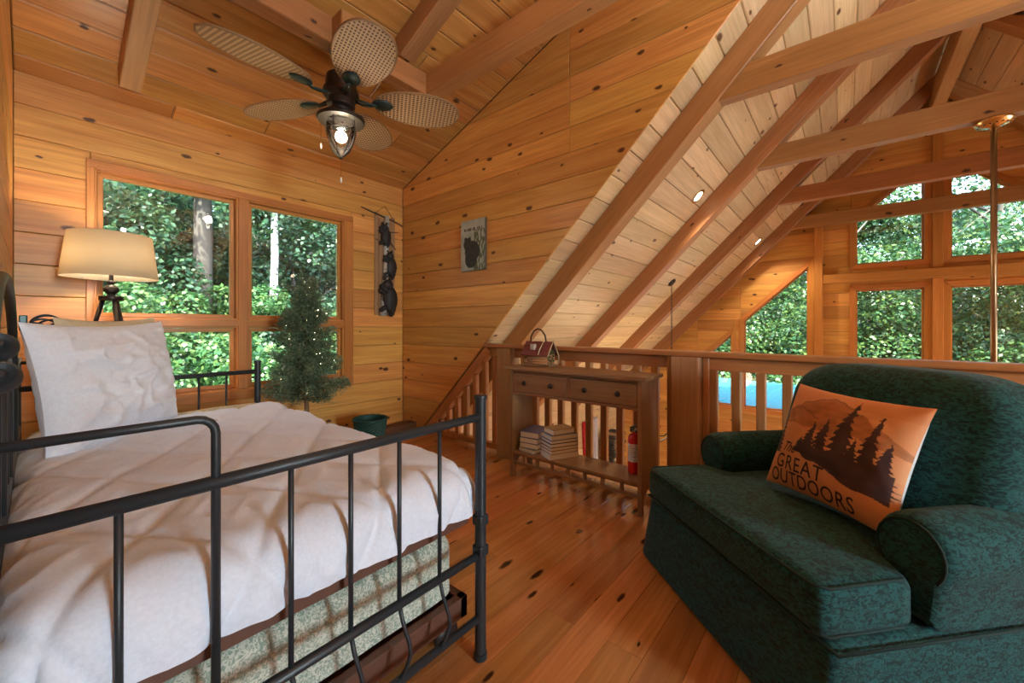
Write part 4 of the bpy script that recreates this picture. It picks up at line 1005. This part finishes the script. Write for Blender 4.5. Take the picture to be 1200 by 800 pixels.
def text_on(txt, u0, v0, size, shear=0, width=None, space=1.0):
    cu = bpy.data.curves.new('letters', 'FONT'); cu.body = txt; cu.size = size; cu.shear = shear; cu.space_character = space; cu.resolution_u = 3; cu.offset = .0004
    o = bpy.data.objects.new('letters', cu); COL.objects.link(o); dg = bpy.context.evaluated_depsgraph_get(); me = bpy.data.meshes.new_from_object(o.evaluated_get(dg)); bpy.data.objects.remove(o)
    bm = bmesh.new(); bm.from_mesh(me); bmesh.ops.triangulate(bm, faces=bm.faces); 
    for _ in range(2): bmesh.ops.subdivide_edges(bm, edges=[e for e in bm.edges if e.calc_length() > .012], cuts=1)
    xs = [v.co.x for v in bm.verts]; k = (width/(max(xs)-min(xs))) if width else 1; x_0 = min(xs)
    for v in bm.verts:
        x = u0*TW/2+(v.co.x-x_0)*k; y = v0*THh/2+v.co.y
        p = pf(max(-1, min(1, x/(TW/2))), max(-1, min(1, y/(THh/2))), 1); v.co = V3((x, y, p.z+.0018))
        p2 = pf(x/(TW/2), y/(THh/2), 1); v.co = V3((p2.x, p2.y, p2.z+.0018))
    bm.to_mesh(me); bm.free(); me.materials.clear(); return link('lettering', me, plain('print_brown', (.045, .018, .016), .7), tp)
text_on('The', -.66, -.34, .055, shear=.35, width=.062)
text_on('GREAT', -.76, -.66, .078, width=.20, space=1.1)
text_on('OUTDOORS', -.84, -.93, .074, width=.32, space=1.05)

# ------------------------------------------------------------------ wall pictures
def printed(name, w_, h, nx, ny, fn):
    vs = [(-w_/2+w_*i/nx, 0, -h/2+h*j/ny) for j in range(ny+1) for i in range(nx+1)]; fs = [(j*(nx+1)+i, j*(nx+1)+i+1, (j+1)*(nx+1)+i+1, (j+1)*(nx+1)+i) for j in range(ny) for i in range(nx)]
    me = mesh(name, vs, fs); a = me.color_attributes.new('Col', 'FLOAT_COLOR', 'POINT'); bf = np.ones((len(vs), 4), dtype=np.float32)
    for j in range(ny+1):
        for i in range(nx+1): bf[j*(nx+1)+i, :3] = fn(-1+2*i/nx, -1+2*j/ny)
    a.data.foreach_set('color', bf.ravel()); return me
pc = thing('canvas_picture', 'canvas print of a black bear hanging on the pine wall', 'picture', (XR-.001, 2.57, 1.83), -math.pi/2)
def bear_pic(u, v):
    k = .5+.5*nz(u, v, 2.5, 3); c = np.array([.20, .25, .22])*(1-k)+np.array([.46, .52, .48])*k
    if v > .55: c = c*.75+np.array([.5, .5, .47])*.25
    if u > .1 and v < .6 and nz(u*2, v, 4, 8) > -.05: c = np.array([.09, .12, .065])
    if .58 < v < .70 and abs(u) < .8 and nz(u*6, 0, 3, 2) > -.12: c = np.array([.10, .10, .09])
    inb = ((u+.05)/.62)**2+((v+.25)/.42)**2 < 1 or ((u+.42)/.36)**2+((v-.05)/.26)**2 < 1 or ((u+.15)/.5)**2+((v+.55)/.36)**2 < 1 or ((u+.62)/.1)**2+((v-.27)/.08)**2 < 1 or ((u+.25)/.1)**2+((v-.27)/.08)**2 < 1
    if inb and v > -.9: c = np.array([.028, .030, .033])*(1+.4*nz(u, v, 9, 1))
    return c
link('print', printed('print', .304, .455, 70, 100, bear_pic), M['canvas'], pc, loc=(0, -.0262, 0))
MB().box(-.152, .152, -.026, 0, -.2275, .2275, .002).build('canvas_block', plain('canvas_edge', (.10, .08, .06), .7), pc)

hg = thing('bear_hanging', 'tall wooden hanging with three climbing black bears beside the window', 'wall hanging', (2.325, YW-.001, 1.745))
hb = plain('bleached_wood', (.36, .25, .15), .85, bump=.8, bscale=40)
sl = MB()
for (x0, x1, dz0, dz1) in ((-.118, -.075, -.53, .52), (-.07, .065, -.54, .47), (.072, .118, -.53, .50)): sl.box(x0, x1, -.012, -.001, dz0, dz1, .003)
slabs = sl.build('backing_slats', plain('weathered_slat', (.34, .20, .10), .85, bump=.8, bscale=40), hg)
tk = MB(); tk.tube([(-.03, -.028, -.54), (-.02, -.03, -.3), (.0, -.03, 0), (.0, -.03, .25), (.012, -.03, .49)], [.032, .032, .03, .027, .025], 10); tk.build('log', M['birch'], hg, smooth=True)
MB().tube([(-.27, -.02, .53), (-.12, -.02, .50), (.05, -.025, .47), (.20, -.02, .43)], [.005, .008, .008, .005], 6).build('branch', M['bark'], hg, smooth=True)
MB().tube([(-.118, -.012, .50), (.0, -.006, .60), (.125, -.012, .45)], .003, 6).build('cord', M['bronze'], hg)
tw = MB()
for (x0, z0_, x1, z1_) in ((.02, .33, .15, .35), (.02, .26, .12, .16), (-.02, .21, -.12, .24), (.02, -.02, .14, -.03)): tw.tube([(x0, -.03, z0_), (x1, -.03, z1_)], [.006, .003], 6)
tw.build('twigs', M['bark'], hg)
bl = plain('black_bear', (.016, .015, .016), .6, bump=.5, bscale=120); ms = plain('muzzle', (.25, .14, .08), .7)
def bear(cx, cz, s, flip):
    m_ = MB(); f = flip
    m_.ball((cx, -.045, cz), s, 12, 8, (.75, .5, 1.25)).ball((cx-f*s*.25, -.05, cz+s*1.3), s*.52, 12, 8, (1, .8, .95))
    m_.ball((cx-f*s*.75, -.05, cz+s*1.2), s*.22, 8, 6, (1.5, .9, .8))
    for q in (-.35, .25): m_.ball((cx-f*s*.2+q*s, -.05, cz+s*1.85), s*.17, 8, 6)
    for (dx, dz, ex, ez_) in ((-.4, .55, -.95, .75), (-.4, -.65, -.85, -.95), (.3, -.8, .15, -1.35), (-.2, .8, -.8, 1.05)):
        m_.tube([(cx+f*dx*s, -.05, cz+dz*s), (cx+f*ex*s, -.045, cz+ez_*s)], [s*.30, s*.2], 8); m_.ball((cx+f*ex*s, -.045, cz+ez_*s), s*.21, 8, 6)
    m_.build('bear', bl, hg, smooth=True)
bear(-.01, .27, .075, 1); bear(.05, -.03, .085, 1); bear(.035, -.37, .115, 1)

# ------------------------------------------------------------------ small fir with fairy lights, basket
ft = thing('small_fir', 'small artificial fir with fairy lights on a bare trunk by the window', 'tree', (1.375, 3.28, 0))
MB().lathe([(.001, 0), (.12, 0), (.12, .02), (.03, .05), (.001, .05)], 16).build('base', M['bark'], ft, auto=True)
MB().tube([(0, 0, .04), (.006, .0, .4), (-.004, 0, .8), (.0, 0, 1.25), (0, 0, 1.50)], [.022, .019, .015, .009, .003], 8).build('trunk', plain('fir_trunk', (.20, .11, .055), .9, bump=.6), ft, smooth=True)
rng = np.random.default_rng(4)
bv, bf_ = [], []; twm = MB(); tips = []
nb = 105
for i in range(nb):
    q = (i/nb)**.9; z = .50+.98*q; R_ = (.285*(1-q)**.8+.035)*rng.uniform(.75, 1.1); a = i*2.39996+rng.uniform(-.3, .3)
    droop = rng.uniform(-.06, .06)
    p0 = np.array([0, 0, z]); p1 = np.array([R_*math.cos(a), R_*math.sin(a), z+droop+.05*(1-q)])
    twm.tube([p0, p1], [.004, .0015], 4); tips.append(p1*.9+p0*.1)
    nn_ = int(300*(R_/.25)+60)
    dirv = (p1-p0); side = np.cross(dirv/np.linalg.norm(dirv), [0, 0, 1.0])
    for _ in range(nn_):
        t_ = rng.uniform(.12, 1.05); sp = (1-t_*.55)*.075
        c = p0+dirv*t_+side*rng.normal(0, sp*.6)+np.array([0, 0, rng.normal(0, .022)])
        dd = dirv/np.linalg.norm(dirv)*.6+rng.normal(0, .6, 3); dd /= np.linalg.norm(dd); ln = rng.uniform(.018, .034)
        wv = np.cross(dd, rng.normal(0, 1, 3)); wv = wv/np.linalg.norm(wv)*.0036
        b0 = len(bv); bv += [c-wv, c+wv, c+dd*ln+wv*.3, c+dd*ln-wv*.3]; bf_.append((b0, b0+1, b0+2, b0+3))
fo = link('foliage', mesh('needles', bv, bf_), M['needle'], ft); fo['kind'] = 'stuff'
twm.build('branches', M['bark'], ft)
fl_ = MB()
for i in range(46):
    p = tips[int(rng.integers(0, len(tips)))]*1.0; p = p*np.array([.85, .85, 1])+rng.normal(0, .012, 3); fl_.ball(p, .0036, 6, 4)
fl_.ball((.03, -.02, .38), .005, 6, 4)
fb = fl_.build('fairy_lights', M['fairy'], ft); fb['kind'] = 'stuff'
bs = thing('wicker_basket', 'small dark green wicker wastebasket on the floor by the corner', 'basket', (1.86, 3.16, 0))
wk = MB(); vs = []; fs = []; nr_ = 22; ns_ = 64
for j in range(nr_+1):
    z = .012+.285*j/nr_; r0 = .105+.035*j/nr_
    for i in range(ns_): a = 2*math.pi*i/ns_; r = r0+.0035*(1 if (i//2+j) % 2 else -1); vs.append((r*math.cos(a), r*math.sin(a), z))
for j in range(nr_):
    for i in range(ns_): fs.append((j*ns_+i, j*ns_+(i+1) % ns_, (j+1)*ns_+(i+1) % ns_, (j+1)*ns_+i))
n0 = len(vs)
for j in range(2):
    z = .297 if j == 0 else .012
    for i in range(ns_): a = 2*math.pi*i/ns_; r = (.133 if j == 0 else .098); vs.append((r*math.cos(a), r*math.sin(a), z))
for i in range(ns_): fs.append((n0+i, n0+(i+1) % ns_, n0+ns_+(i+1) % ns_, n0+ns_+i))
for i in range(ns_): fs.append((nr_*ns_+i, nr_*ns_+(i+1) % ns_, n0+(i+1) % ns_, n0+i))
fs.append(tuple(n0+ns_+i for i in range(ns_)))
wk.add(vs, fs).build('woven_side', M['basket'], bs)
MB().tube([(.139*math.cos(2*math.pi*i/40), .139*math.sin(2*math.pi*i/40), .30+.002*math.sin(i*2.5)) for i in range(40)], .008, 8, closed=True).build('rim', M['basket'], bs, smooth=True)
MB().lathe([(.001, 0), (.106, 0), (.108, .012), (.001, .012)], 24).build('base', M['basket'], bs, auto=True)

# ------------------------------------------------------------------ great room: cans, chandelier, rod, wood stack
can_me = None
def can_light(p, n, label):
    r_ = thing('recessed_light', label, 'ceiling light', p, 0, 'recessed lights in the sloping roof')
    r_.rotation_euler = V3(n).to_track_quat('Z', 'Y').to_euler()
    MB().lathe([(.052, .0), (.072, .0), (.075, .004), (.066, .009), (.052, .006), (.052, .0)], 24).build('trim_ring', M['brass'], r_, smooth=True)
    MB().lathe([(.001, .0015), (.05, .0015), (.05, .003), (.001, .003)], 24).build('lens', M['can'], r_, smooth=True)
    l = bpy.data.lights.new('can_spot', 'SPOT'); l.energy = 26; l.spot_size = math.radians(120); l.spot_blend = .6; l.color = (1, .87, .68); l.shadow_soft_size = .05
    o = bpy.data.objects.new('can_spot', l); COL.objects.link(o); o.location = V3(p)+V3(n)*.03; o.rotation_euler = V3((n[0], n[1]*.3, n[2])).to_track_quat('-Z', 'Y').to_euler()
def on_roof(px, py):
    d = ray(px, py); s = (ZR+YR-CZ)/(d.y+d.z); return V3((d.x*s, d.y*s, CZ+d.z*s))
for px, py in ((818, 230), (888, 283)):
    p = on_roof(px, py); can_light(p+nr*.0005, nr, 'lit brass-ringed recessed light in the pine roof above the railing'); can_light(V3((p.x, ym(p.y), p.z))+nr2*.0005, nr2, 'lit brass-ringed recessed light in the opposite roof slope')  # the mirrored pair is added out of view to brighten the interior
cp = V3((5.28, 1.72, zm(1.72)))
cl = thing('chandelier', 'chandelier with lit cream glass cups on a long chain below the loft', 'chandelier', (cp.x, cp.y, 0))
MB().lathe([(.001, 0), (.06, 0), (.05, .02), (.02, .03), (.001, .032)], 18, c=(0, 0, cp.z-.002), rot=V3(nr).to_track_quat('Z', 'Y').to_matrix()).build('canopy', M['bronze'], cl, smooth=True)
chn = MB(); nl = 34; zt_ = cp.z-.04; zb_ = .10
for i in range(nl):
    zc = zt_+(zb_-zt_)*(i+.5)/nl; hl = abs(zt_-zb_)/nl*.62; ax = (1, 0) if i % 2 else (0, 1)
    chn.tube([(ax[0]*.009*math.cos(t_), ax[1]*.009*math.cos(t_), zc+hl*math.sin(t_)) for t_ in [j*math.pi/5 for j in range(10)]], .0028, 5, closed=True)
cho = chn.build('chain', M['bronze'], cl, smooth=True)
MB().lathe([(.001, .10), (.02, .09), (.012, .02), (.03, -.05), (.035, -.12), (.015, -.2), (.03, -.28), (.02, -.33), (.001, -.34)], 16).build('stem', M['bronze'], cl, smooth=True)
for i in range(5):
    a = math.radians(-60+72*i+2); c_, s2 = math.cos(a), math.sin(a)
    pts = [(r*c_, r*s2, z) for r, z in ((.02, -.26), (.10, -.34), (.22, -.36), (.32, -.30), (.34, -.22), (.34, -.17))]
    am = MB().tube(pts, .009, 8).lathe([(.012, -.18), (.045, -.165), (.05, -.155), (.001, -.15)], 14, c=(.34*c_, .34*s2, 0)).build('arm', M['bronze'], cl, smooth=True)
    MB().lathe([(.03, -.15), (.062, -.13), (.072, -.10), (.07, -.07), (.078, -.045), (.082, -.035), (.078, -.036), (.066, -.07), (.066, -.1), (.03, -.145)], 20, c=(.34*c_, .34*s2, 0)).build('glass_cup', M['cup'], am, smooth=True)
point('chandelier_light', (cp.x, cp.y, -.02), 12, (1, .82, .58), .2)
rd_p = V3((4.30, -.80, 2.545))
lf = thing('great_room_fan', 'long brass rod and pierced round canopy hanging from a tie beam', 'ceiling fan', (rd_p.x, rd_p.y, 0))
MB().lathe([(.001, 0), (.085, 0), (.10, -.012), (.10, -.022), (.085, -.04), (.05, -.055), (.02, -.065), (.001, -.066)], 28, c=(0, 0, rd_p.z)).build('canopy', M['brass'], lf, auto=True)
hl_ = MB()
for i in range(16): a = 2*math.pi*i/16; hl_.ball((.075*math.cos(a), .075*math.sin(a), rd_p.z-.044), .007, 6, 4, (1, 1, .5))
hl_.build('vent_holes', M['black'], lf, smooth=True)
MB().tube([(0, 0, rd_p.z-.06), (0, 0, .32)], .0165, 12).build('rod', plain('aged_brass', (.36, .25, .15), .35, metal=1), lf, smooth=True)
MB().lathe([(.001, .36), (.05, .35), (.11, .30), (.12, .22), (.09, .16), (.03, .13), (.001, .12)], 24).build('motor_housing', M['brass'], lf, smooth=True)
for i in range(5):
    MB().box(.10, .62, -.06, .06, .236, .243).build('blade', M['table'], lf, mw=Matrix.Rotation(math.radians(20+72*i), 4, 'Z'))
# unseen torchiere added behind the camera for soft fill off the ceiling
tl_ = thing('floor_lamp', 'bronze torchiere floor lamp in the back of the loft', 'lamp', (.9, -1.9, 0))
MB().lathe([(.001, 0), (.14, 0), (.14, .015), (.03, .035), (.012, .06), (.012, 1.70), (.001, 1.70)], 24).build('stand', M['bronze'], tl_, auto=True)
MB().lathe([(.012, 1.69), (.08, 1.71), (.15, 1.76), (.17, 1.80), (.165, 1.80), (.145, 1.765), (.075, 1.72), (.012, 1.70)], 28).build('bowl', M['bronze'], tl_, smooth=True)
MB().ball((0, 0, 1.755), .03).build('bulb', M['bulb'], tl_, smooth=True)
l = bpy.data.lights.new('torchiere_light', 'SPOT'); l.energy = 145; l.spot_size = math.radians(165); l.spot_blend = .5; l.color = (.80, .91, 1); l.shadow_soft_size = .06
o = bpy.data.objects.new('torchiere_light', l); COL.objects.link(o); o.location = (.9, -1.9, 1.81); o.rotation_euler = (math.pi, 0, 0)
# firewood rack against the gable end of the side wall
fw = thing('firewood_rack', 'tall black rack stacked with split firewood in the room below', 'firewood', (6.72, 3.22, ZL))
for x in (-.28, .28): MB().tube([(x, 0, 0), (x, 0, 1.95)], .012, 8).build('upright', M['iron'], fw)
MB().box(-.28, .28, -.12, .12, .05, .07).build('tray', M['iron'], fw)
lg_end = plain('split_log', (.42, .27, .15), .9, bump=.8, bscale=60)
random.seed(3); lm_ = []
for q in range(5):
    n = 7; r = random.uniform(.035, .05); pl = [(r*random.uniform(.7, 1.1)*math.cos(2*math.pi*i/n), r*random.uniform(.7, 1.1)*math.sin(2*math.pi*i/n)) for i in range(n)]
    o_ = MB().prism(pl, 'y', -.13, .13); me = mesh('log', o_.v, o_.f); me.materials.append(lg_end if q % 2 else M['bark']); lm_.append(me)
for j in range(22):
    for i in range(6): link('log', lm_[(i*3+j*5) % 5], None, fw, loc=(-.22+.085*i+(.02 if j % 2 else -.02), random.uniform(-.02, .02), .12+.078*j))
# red and white coats on pegs
def coat(name, label, x, z, w_, h, mat):
    def fn(u, v): return V3((x+u*w_*(.30+.35*(1-v)), YE-.06-.02*math.sin(u*9+v*3)-.02*(1-u*u), z-h*v))
    vs = [fn(-1+2*i/20, j/16) for j in range(17) for i in range(21)]; fs = [(j*21+i, j*21+i+1, (j+1)*21+i+1, (j+1)*21+i) for j in range(16) for i in range(20)]
    vs2 = [v+V3((0, .03, 0)) for v in vs]; nn_ = len(vs); allf = fs+[tuple(q+nn_ for q in f[::-1]) for f in fs]
    rim_ = [(i, i+1) for i in range(20)]+[(16*21+i+1, 16*21+i) for i in range(20)]+[((j+1)*21, j*21) for j in range(16)]+[(j*21+20, (j+1)*21+20) for j in range(16)]
    allf += [(a, b, b+nn_, a+nn_) for a, b in rim_]
    return tag(link(name, mesh(name, vs+vs2, allf, True), mat), label, 'coat')
coat('hanging_coat', 'red coat hanging on the wall of the room below the loft', 6.03, -.52, .17, .85, plain('red_wool', (.55, .02, .03), .9, bump=.5))
coat('hanging_coat', 'pale grey coat hanging on the wall of the room below the loft', 6.30, -.50, .10, .9, plain('grey_wool', (.50, .47, .50), .9, bump=.5))

# ------------------------------------------------------------------ outside
gd = MB(); gn = 40; vs = []; fs = []
for j in range(gn+1):
    for i in range(gn+1):
        x = -40+110*i/gn; y = -50+110*j/gn
        d_ = max(0, y-6); e_ = max(0, x-12)
        z = -3.2+.28*d_+.10*e_+.5*noise.noise(V3((x*.13, y*.13, 0)))
        if -6 < y < 4.5 and -4 < x < 8.5: z = min(z, -3.0)
        vs.append((x, y, z))
for j in range(gn):
    for i in range(gn): a = j*(gn+1)+i; fs.append((a, a+1, a+gn+2, a+gn+1))
def gz(x, y): return -3.2+.28*max(0, y-6)+.10*max(0, x-12)
tag(link('ground', mesh('ground', vs, fs, True), jacquard('forest_floor', (.03, .035, .012), (.07, .09, .025), 3, bump=1)), kind='structure')
def leaves(n, size, clusters, seed, flat=.5):
    g = np.random.default_rng(seed); cs = np.array([c[:3] for c in clusters]); rs = np.array([c[3] for c in clusters]); p = rs**2/np.sum(rs**2)
    k = g.choice(len(cs), n, p=p); d = g.normal(0, 1, (n, 3)); d /= np.linalg.norm(d, axis=1)[:, None]; rr = rs[k]*g.uniform(.45, 1.0, n)**.6
    c = cs[k]+d*rr[:, None]*np.array([1, 1, .8])
    nrm = d*.6+g.normal(0, flat, (n, 3))+np.array([0, 0, .55]); nrm /= np.linalg.norm(nrm, axis=1)[:, None]
    t = np.cross(nrm, g.normal(0, 1, (n, 3))); t /= np.linalg.norm(t, axis=1)[:, None]; b = np.cross(nrm, t)
    s = size*g.uniform(.6, 1.25, n)[:, None]
    P = np.stack([c-t*s*.5, c+b*s*.34+nrm*s*.05, c+t*s*.5, c-b*s*.34+nrm*s*.05], 1).reshape(-1, 3)
    me = bpy.data.meshes.new('leaves'); me.vertices.add(4*n); me.vertices.foreach_set('co', P.ravel().astype(np.float32)); me.loops.add(4*n); me.loops.foreach_set('vertex_index', np.arange(4*n, dtype=np.int32))
    me.polygons.add(n); me.polygons.foreach_set('loop_start', np.arange(0, 4*n, 4, dtype=np.int32)); me.polygons.foreach_set('loop_total', np.full(n, 4, dtype=np.int32)); me.update(); return me
def clus(seed, n, R, H, r): 
    g = random.Random(seed); out = []
    for i in range(n):
        a = g.uniform(0, 6.283); q = g.random()**.5; out.append((R*q*math.cos(a), R*q*math.sin(a), g.uniform(0, 1)*H, r*g.uniform(.6, 1.2)))
    return out
near_bush = [leaves(7500, .085, clus(s, 16, .9, 1.6, .42), s) for s in (1, 2)]
near_tree = [leaves(11000, .10, clus(s+10, 22, 1.5, 3.4, .62), s) for s in (3, 4)]
far_tree = [leaves(18000, .14, clus(s+20, 30, 2.2, 6.5, 1.0), s) for s in (5, 6, 7)]
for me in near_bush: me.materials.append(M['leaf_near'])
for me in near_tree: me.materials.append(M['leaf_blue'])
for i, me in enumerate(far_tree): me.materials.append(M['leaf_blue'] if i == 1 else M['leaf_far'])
trunk_me = {}
def trunk(h, r, mat, seed):
    key = (round(h, 1), round(r, 2), mat.name, seed % 3)
    if key not in trunk_me:
        g = random.Random(seed); pts = [(g.uniform(-.03, .03)*i, g.uniform(-.03, .03)*i, h*i/7) for i in range(8)]
        m_ = MB().tube(pts, [r*(1.15-.7*i/7) for i in range(8)], 10)
        for q in range(5):
            z = h*g.uniform(.4, .9); a = g.uniform(0, 6.28); l = h*.18; m_.tube([(0, 0, z), (l*.5*math.cos(a), l*.5*math.sin(a), z+l*.35), (l*math.cos(a), l*math.sin(a), z+l*.8)], [r*.35, r*.22, r*.08], 6)
        me = mesh('trunk', m_.v, m_.f, True); me.materials.append(mat); trunk_me[key] = me
    return trunk_me[key]
random.seed(21)
def tree(name, label, group, x, y, crown, zc, h, r, bark, sc=1.0):
    z0_ = gz(x, y); t = thing(name, label, 'shrub' if 'shrub' in name else 'tree', (x, y, z0_), random.uniform(0, 6.28), group)
    link('trunk', trunk(h, r, bark, random.randint(0, 9)), None, t)
    o = link('foliage', crown, None, t, loc=(0, 0, zc-z0_)); o.scale = (sc, sc, sc); o['kind'] = 'stuff'
    return t
# beyond the bedroom windows
for x, y, zc in ((.3, 6.3, -.7), (1.35, 6.9, -.55), (2.5, 6.6, -.75), (3.7, 7.4, -.55), (.9, 8.0, -.1), (4.6, 8.4, -.1), (2.9, 8.8, .1)):
    tree('leafy_shrub', 'leafy green shrub growing close outside the bedroom windows', 'shrubs outside the bedroom windows', x, y, near_bush[random.randint(0, 1)], zc, 1.6, .03, M['bark'], 1.0)
for x, y, zc in ((-.6, 8.7, .1), (.7, 9.8, .5), (2.2, 10.6, .7), (3.7, 9.6, .4), (4.9, 10.8, .6), (6.3, 10.2, .4), (1.7, 12.2, 1.2), (5.6, 12.6, 1.3), (3.6, 12.0, 1.1), (-1.2, 11.2, .8)):
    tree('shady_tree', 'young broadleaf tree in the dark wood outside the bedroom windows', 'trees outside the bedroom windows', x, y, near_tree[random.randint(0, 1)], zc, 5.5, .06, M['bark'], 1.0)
for x, y in ((-4, 15), (-1, 16), (2, 17), (5, 16), (8, 16.5), (11, 17), (3.5, 21), (8.5, 21), (0, 22)):
    tree('forest_tree', 'tall tree of the wooded hill beyond the bedroom windows', 'hillside trees behind the bedroom', x, y, far_tree[random.randint(0, 2)], gz(x, y)+.4, 9, .14, M['bark'], 1.15)
bt = thing('birch_tree', 'slim white birch trunk outside the bedroom window', 'tree', (2.95, 8.5, gz(2.95, 8.5)))
MB().tube([(0, 0, 0), (.02, 0, 1.5), (-.02, 0, 3), (.03, 0, 5), (0, 0, 8)], [.085, .08, .075, .065, .04], 12).build('trunk', M['birch'], bt, smooth=True)
o = link('foliage', near_bush[0], None, bt, loc=(.1, .2, 5.6)); o['kind'] = 'stuff'
ot = thing('oak_tree', 'thick grey tree trunk outside the bedroom window', 'tree', (2.02, 9.4, gz(2.02, 9.4)))
MB().tube([(0, 0, 0), (.02, 0, 1.5), (.0, 0, 3), (.03, 0, 5), (0, 0, 8)], [.19, .17, .16, .15, .1], 14).build('trunk', M['bark'], ot, smooth=True)
o = link('foliage', near_bush[1], None, ot, loc=(0, .3, 5.8)); o['kind'] = 'stuff'
# beyond the far gable
for x, y in ((14, 5.5), (15, 2.8), (14.5, .3), (16, -1.8), (14.5, -4.2), (18, 7.5), (19, 4.2), (19.5, 1), (19, -3.5), (24, 8), (25, 4), (24.5, 0), (25, -5), (18, -7), (30, 2), (30, -3), (31, 9), (15.5, 8.5)):
    fr_ = x > 17
    tree('forest_tree', 'broadleaf tree of the wood beyond the far gable windows', 'trees beyond the far gable', x, y, far_tree[random.randint(0, 2)], gz(x, y)+(1.2 if not fr_ else 1.6), 8.5, .13, M['bark'], .8 if not fr_ else 1.05)
for x, y in ((12.5, 3.4), (12.8, 1.2), (13.2, -1.0), (12.6, -3.0), (13.4, 5.2)):
    tree('leafy_shrub', 'leafy shrub behind the teal porch roof', 'shrubs behind the porch roof', x, y, near_bush[random.randint(0, 1)], -1.9, 2.2, .03, M['bark'], 1.25)
pr_ = thing('porch_roof', 'teal standing-seam metal porch roof outside the far gable', 'roof', (7.72, -.6, -.31), math.radians(-9))
teal = plain('teal_metal', (.03, .16, .20), .4, metal=.1)
MB().add([(0, -4.5, 0), (3.2, -4.5, .06), (3.2, 4.6, .06), (0, 4.6, 0), (0, -4.5, -.08), (3.2, -4.5, -.02), (3.2, 4.6, -.02), (0, 4.6, -.08)], [(0, 1, 2, 3), (4, 5, 6, 7), (0, 1, 5, 4), (1, 2, 6, 5), (2, 3, 7, 6), (3, 0, 4, 7)]).build('roof_sheet', teal, pr_)
for i in range(30):
    y = -4.4+.31*i; MB().add([(0, y-.012, 0), (3.2, y-.012, .06), (3.2, y+.012, .06), (0, y+.012, 0), (0, y-.008, .03), (3.2, y-.008, .09), (3.2, y+.008, .09), (0, y+.008, .03)], [(0, 1, 5, 4), (2, 3, 7, 6), (4, 5, 6, 7), (1, 2, 6, 5), (3, 0, 4, 7)]).build('seam', teal, pr_)
for y in (-4.2, 0, 4.3): MB().box(3.0, 3.1, y-.05, y+.05, -2.7, -.02).build('post', M['post'], pr_)
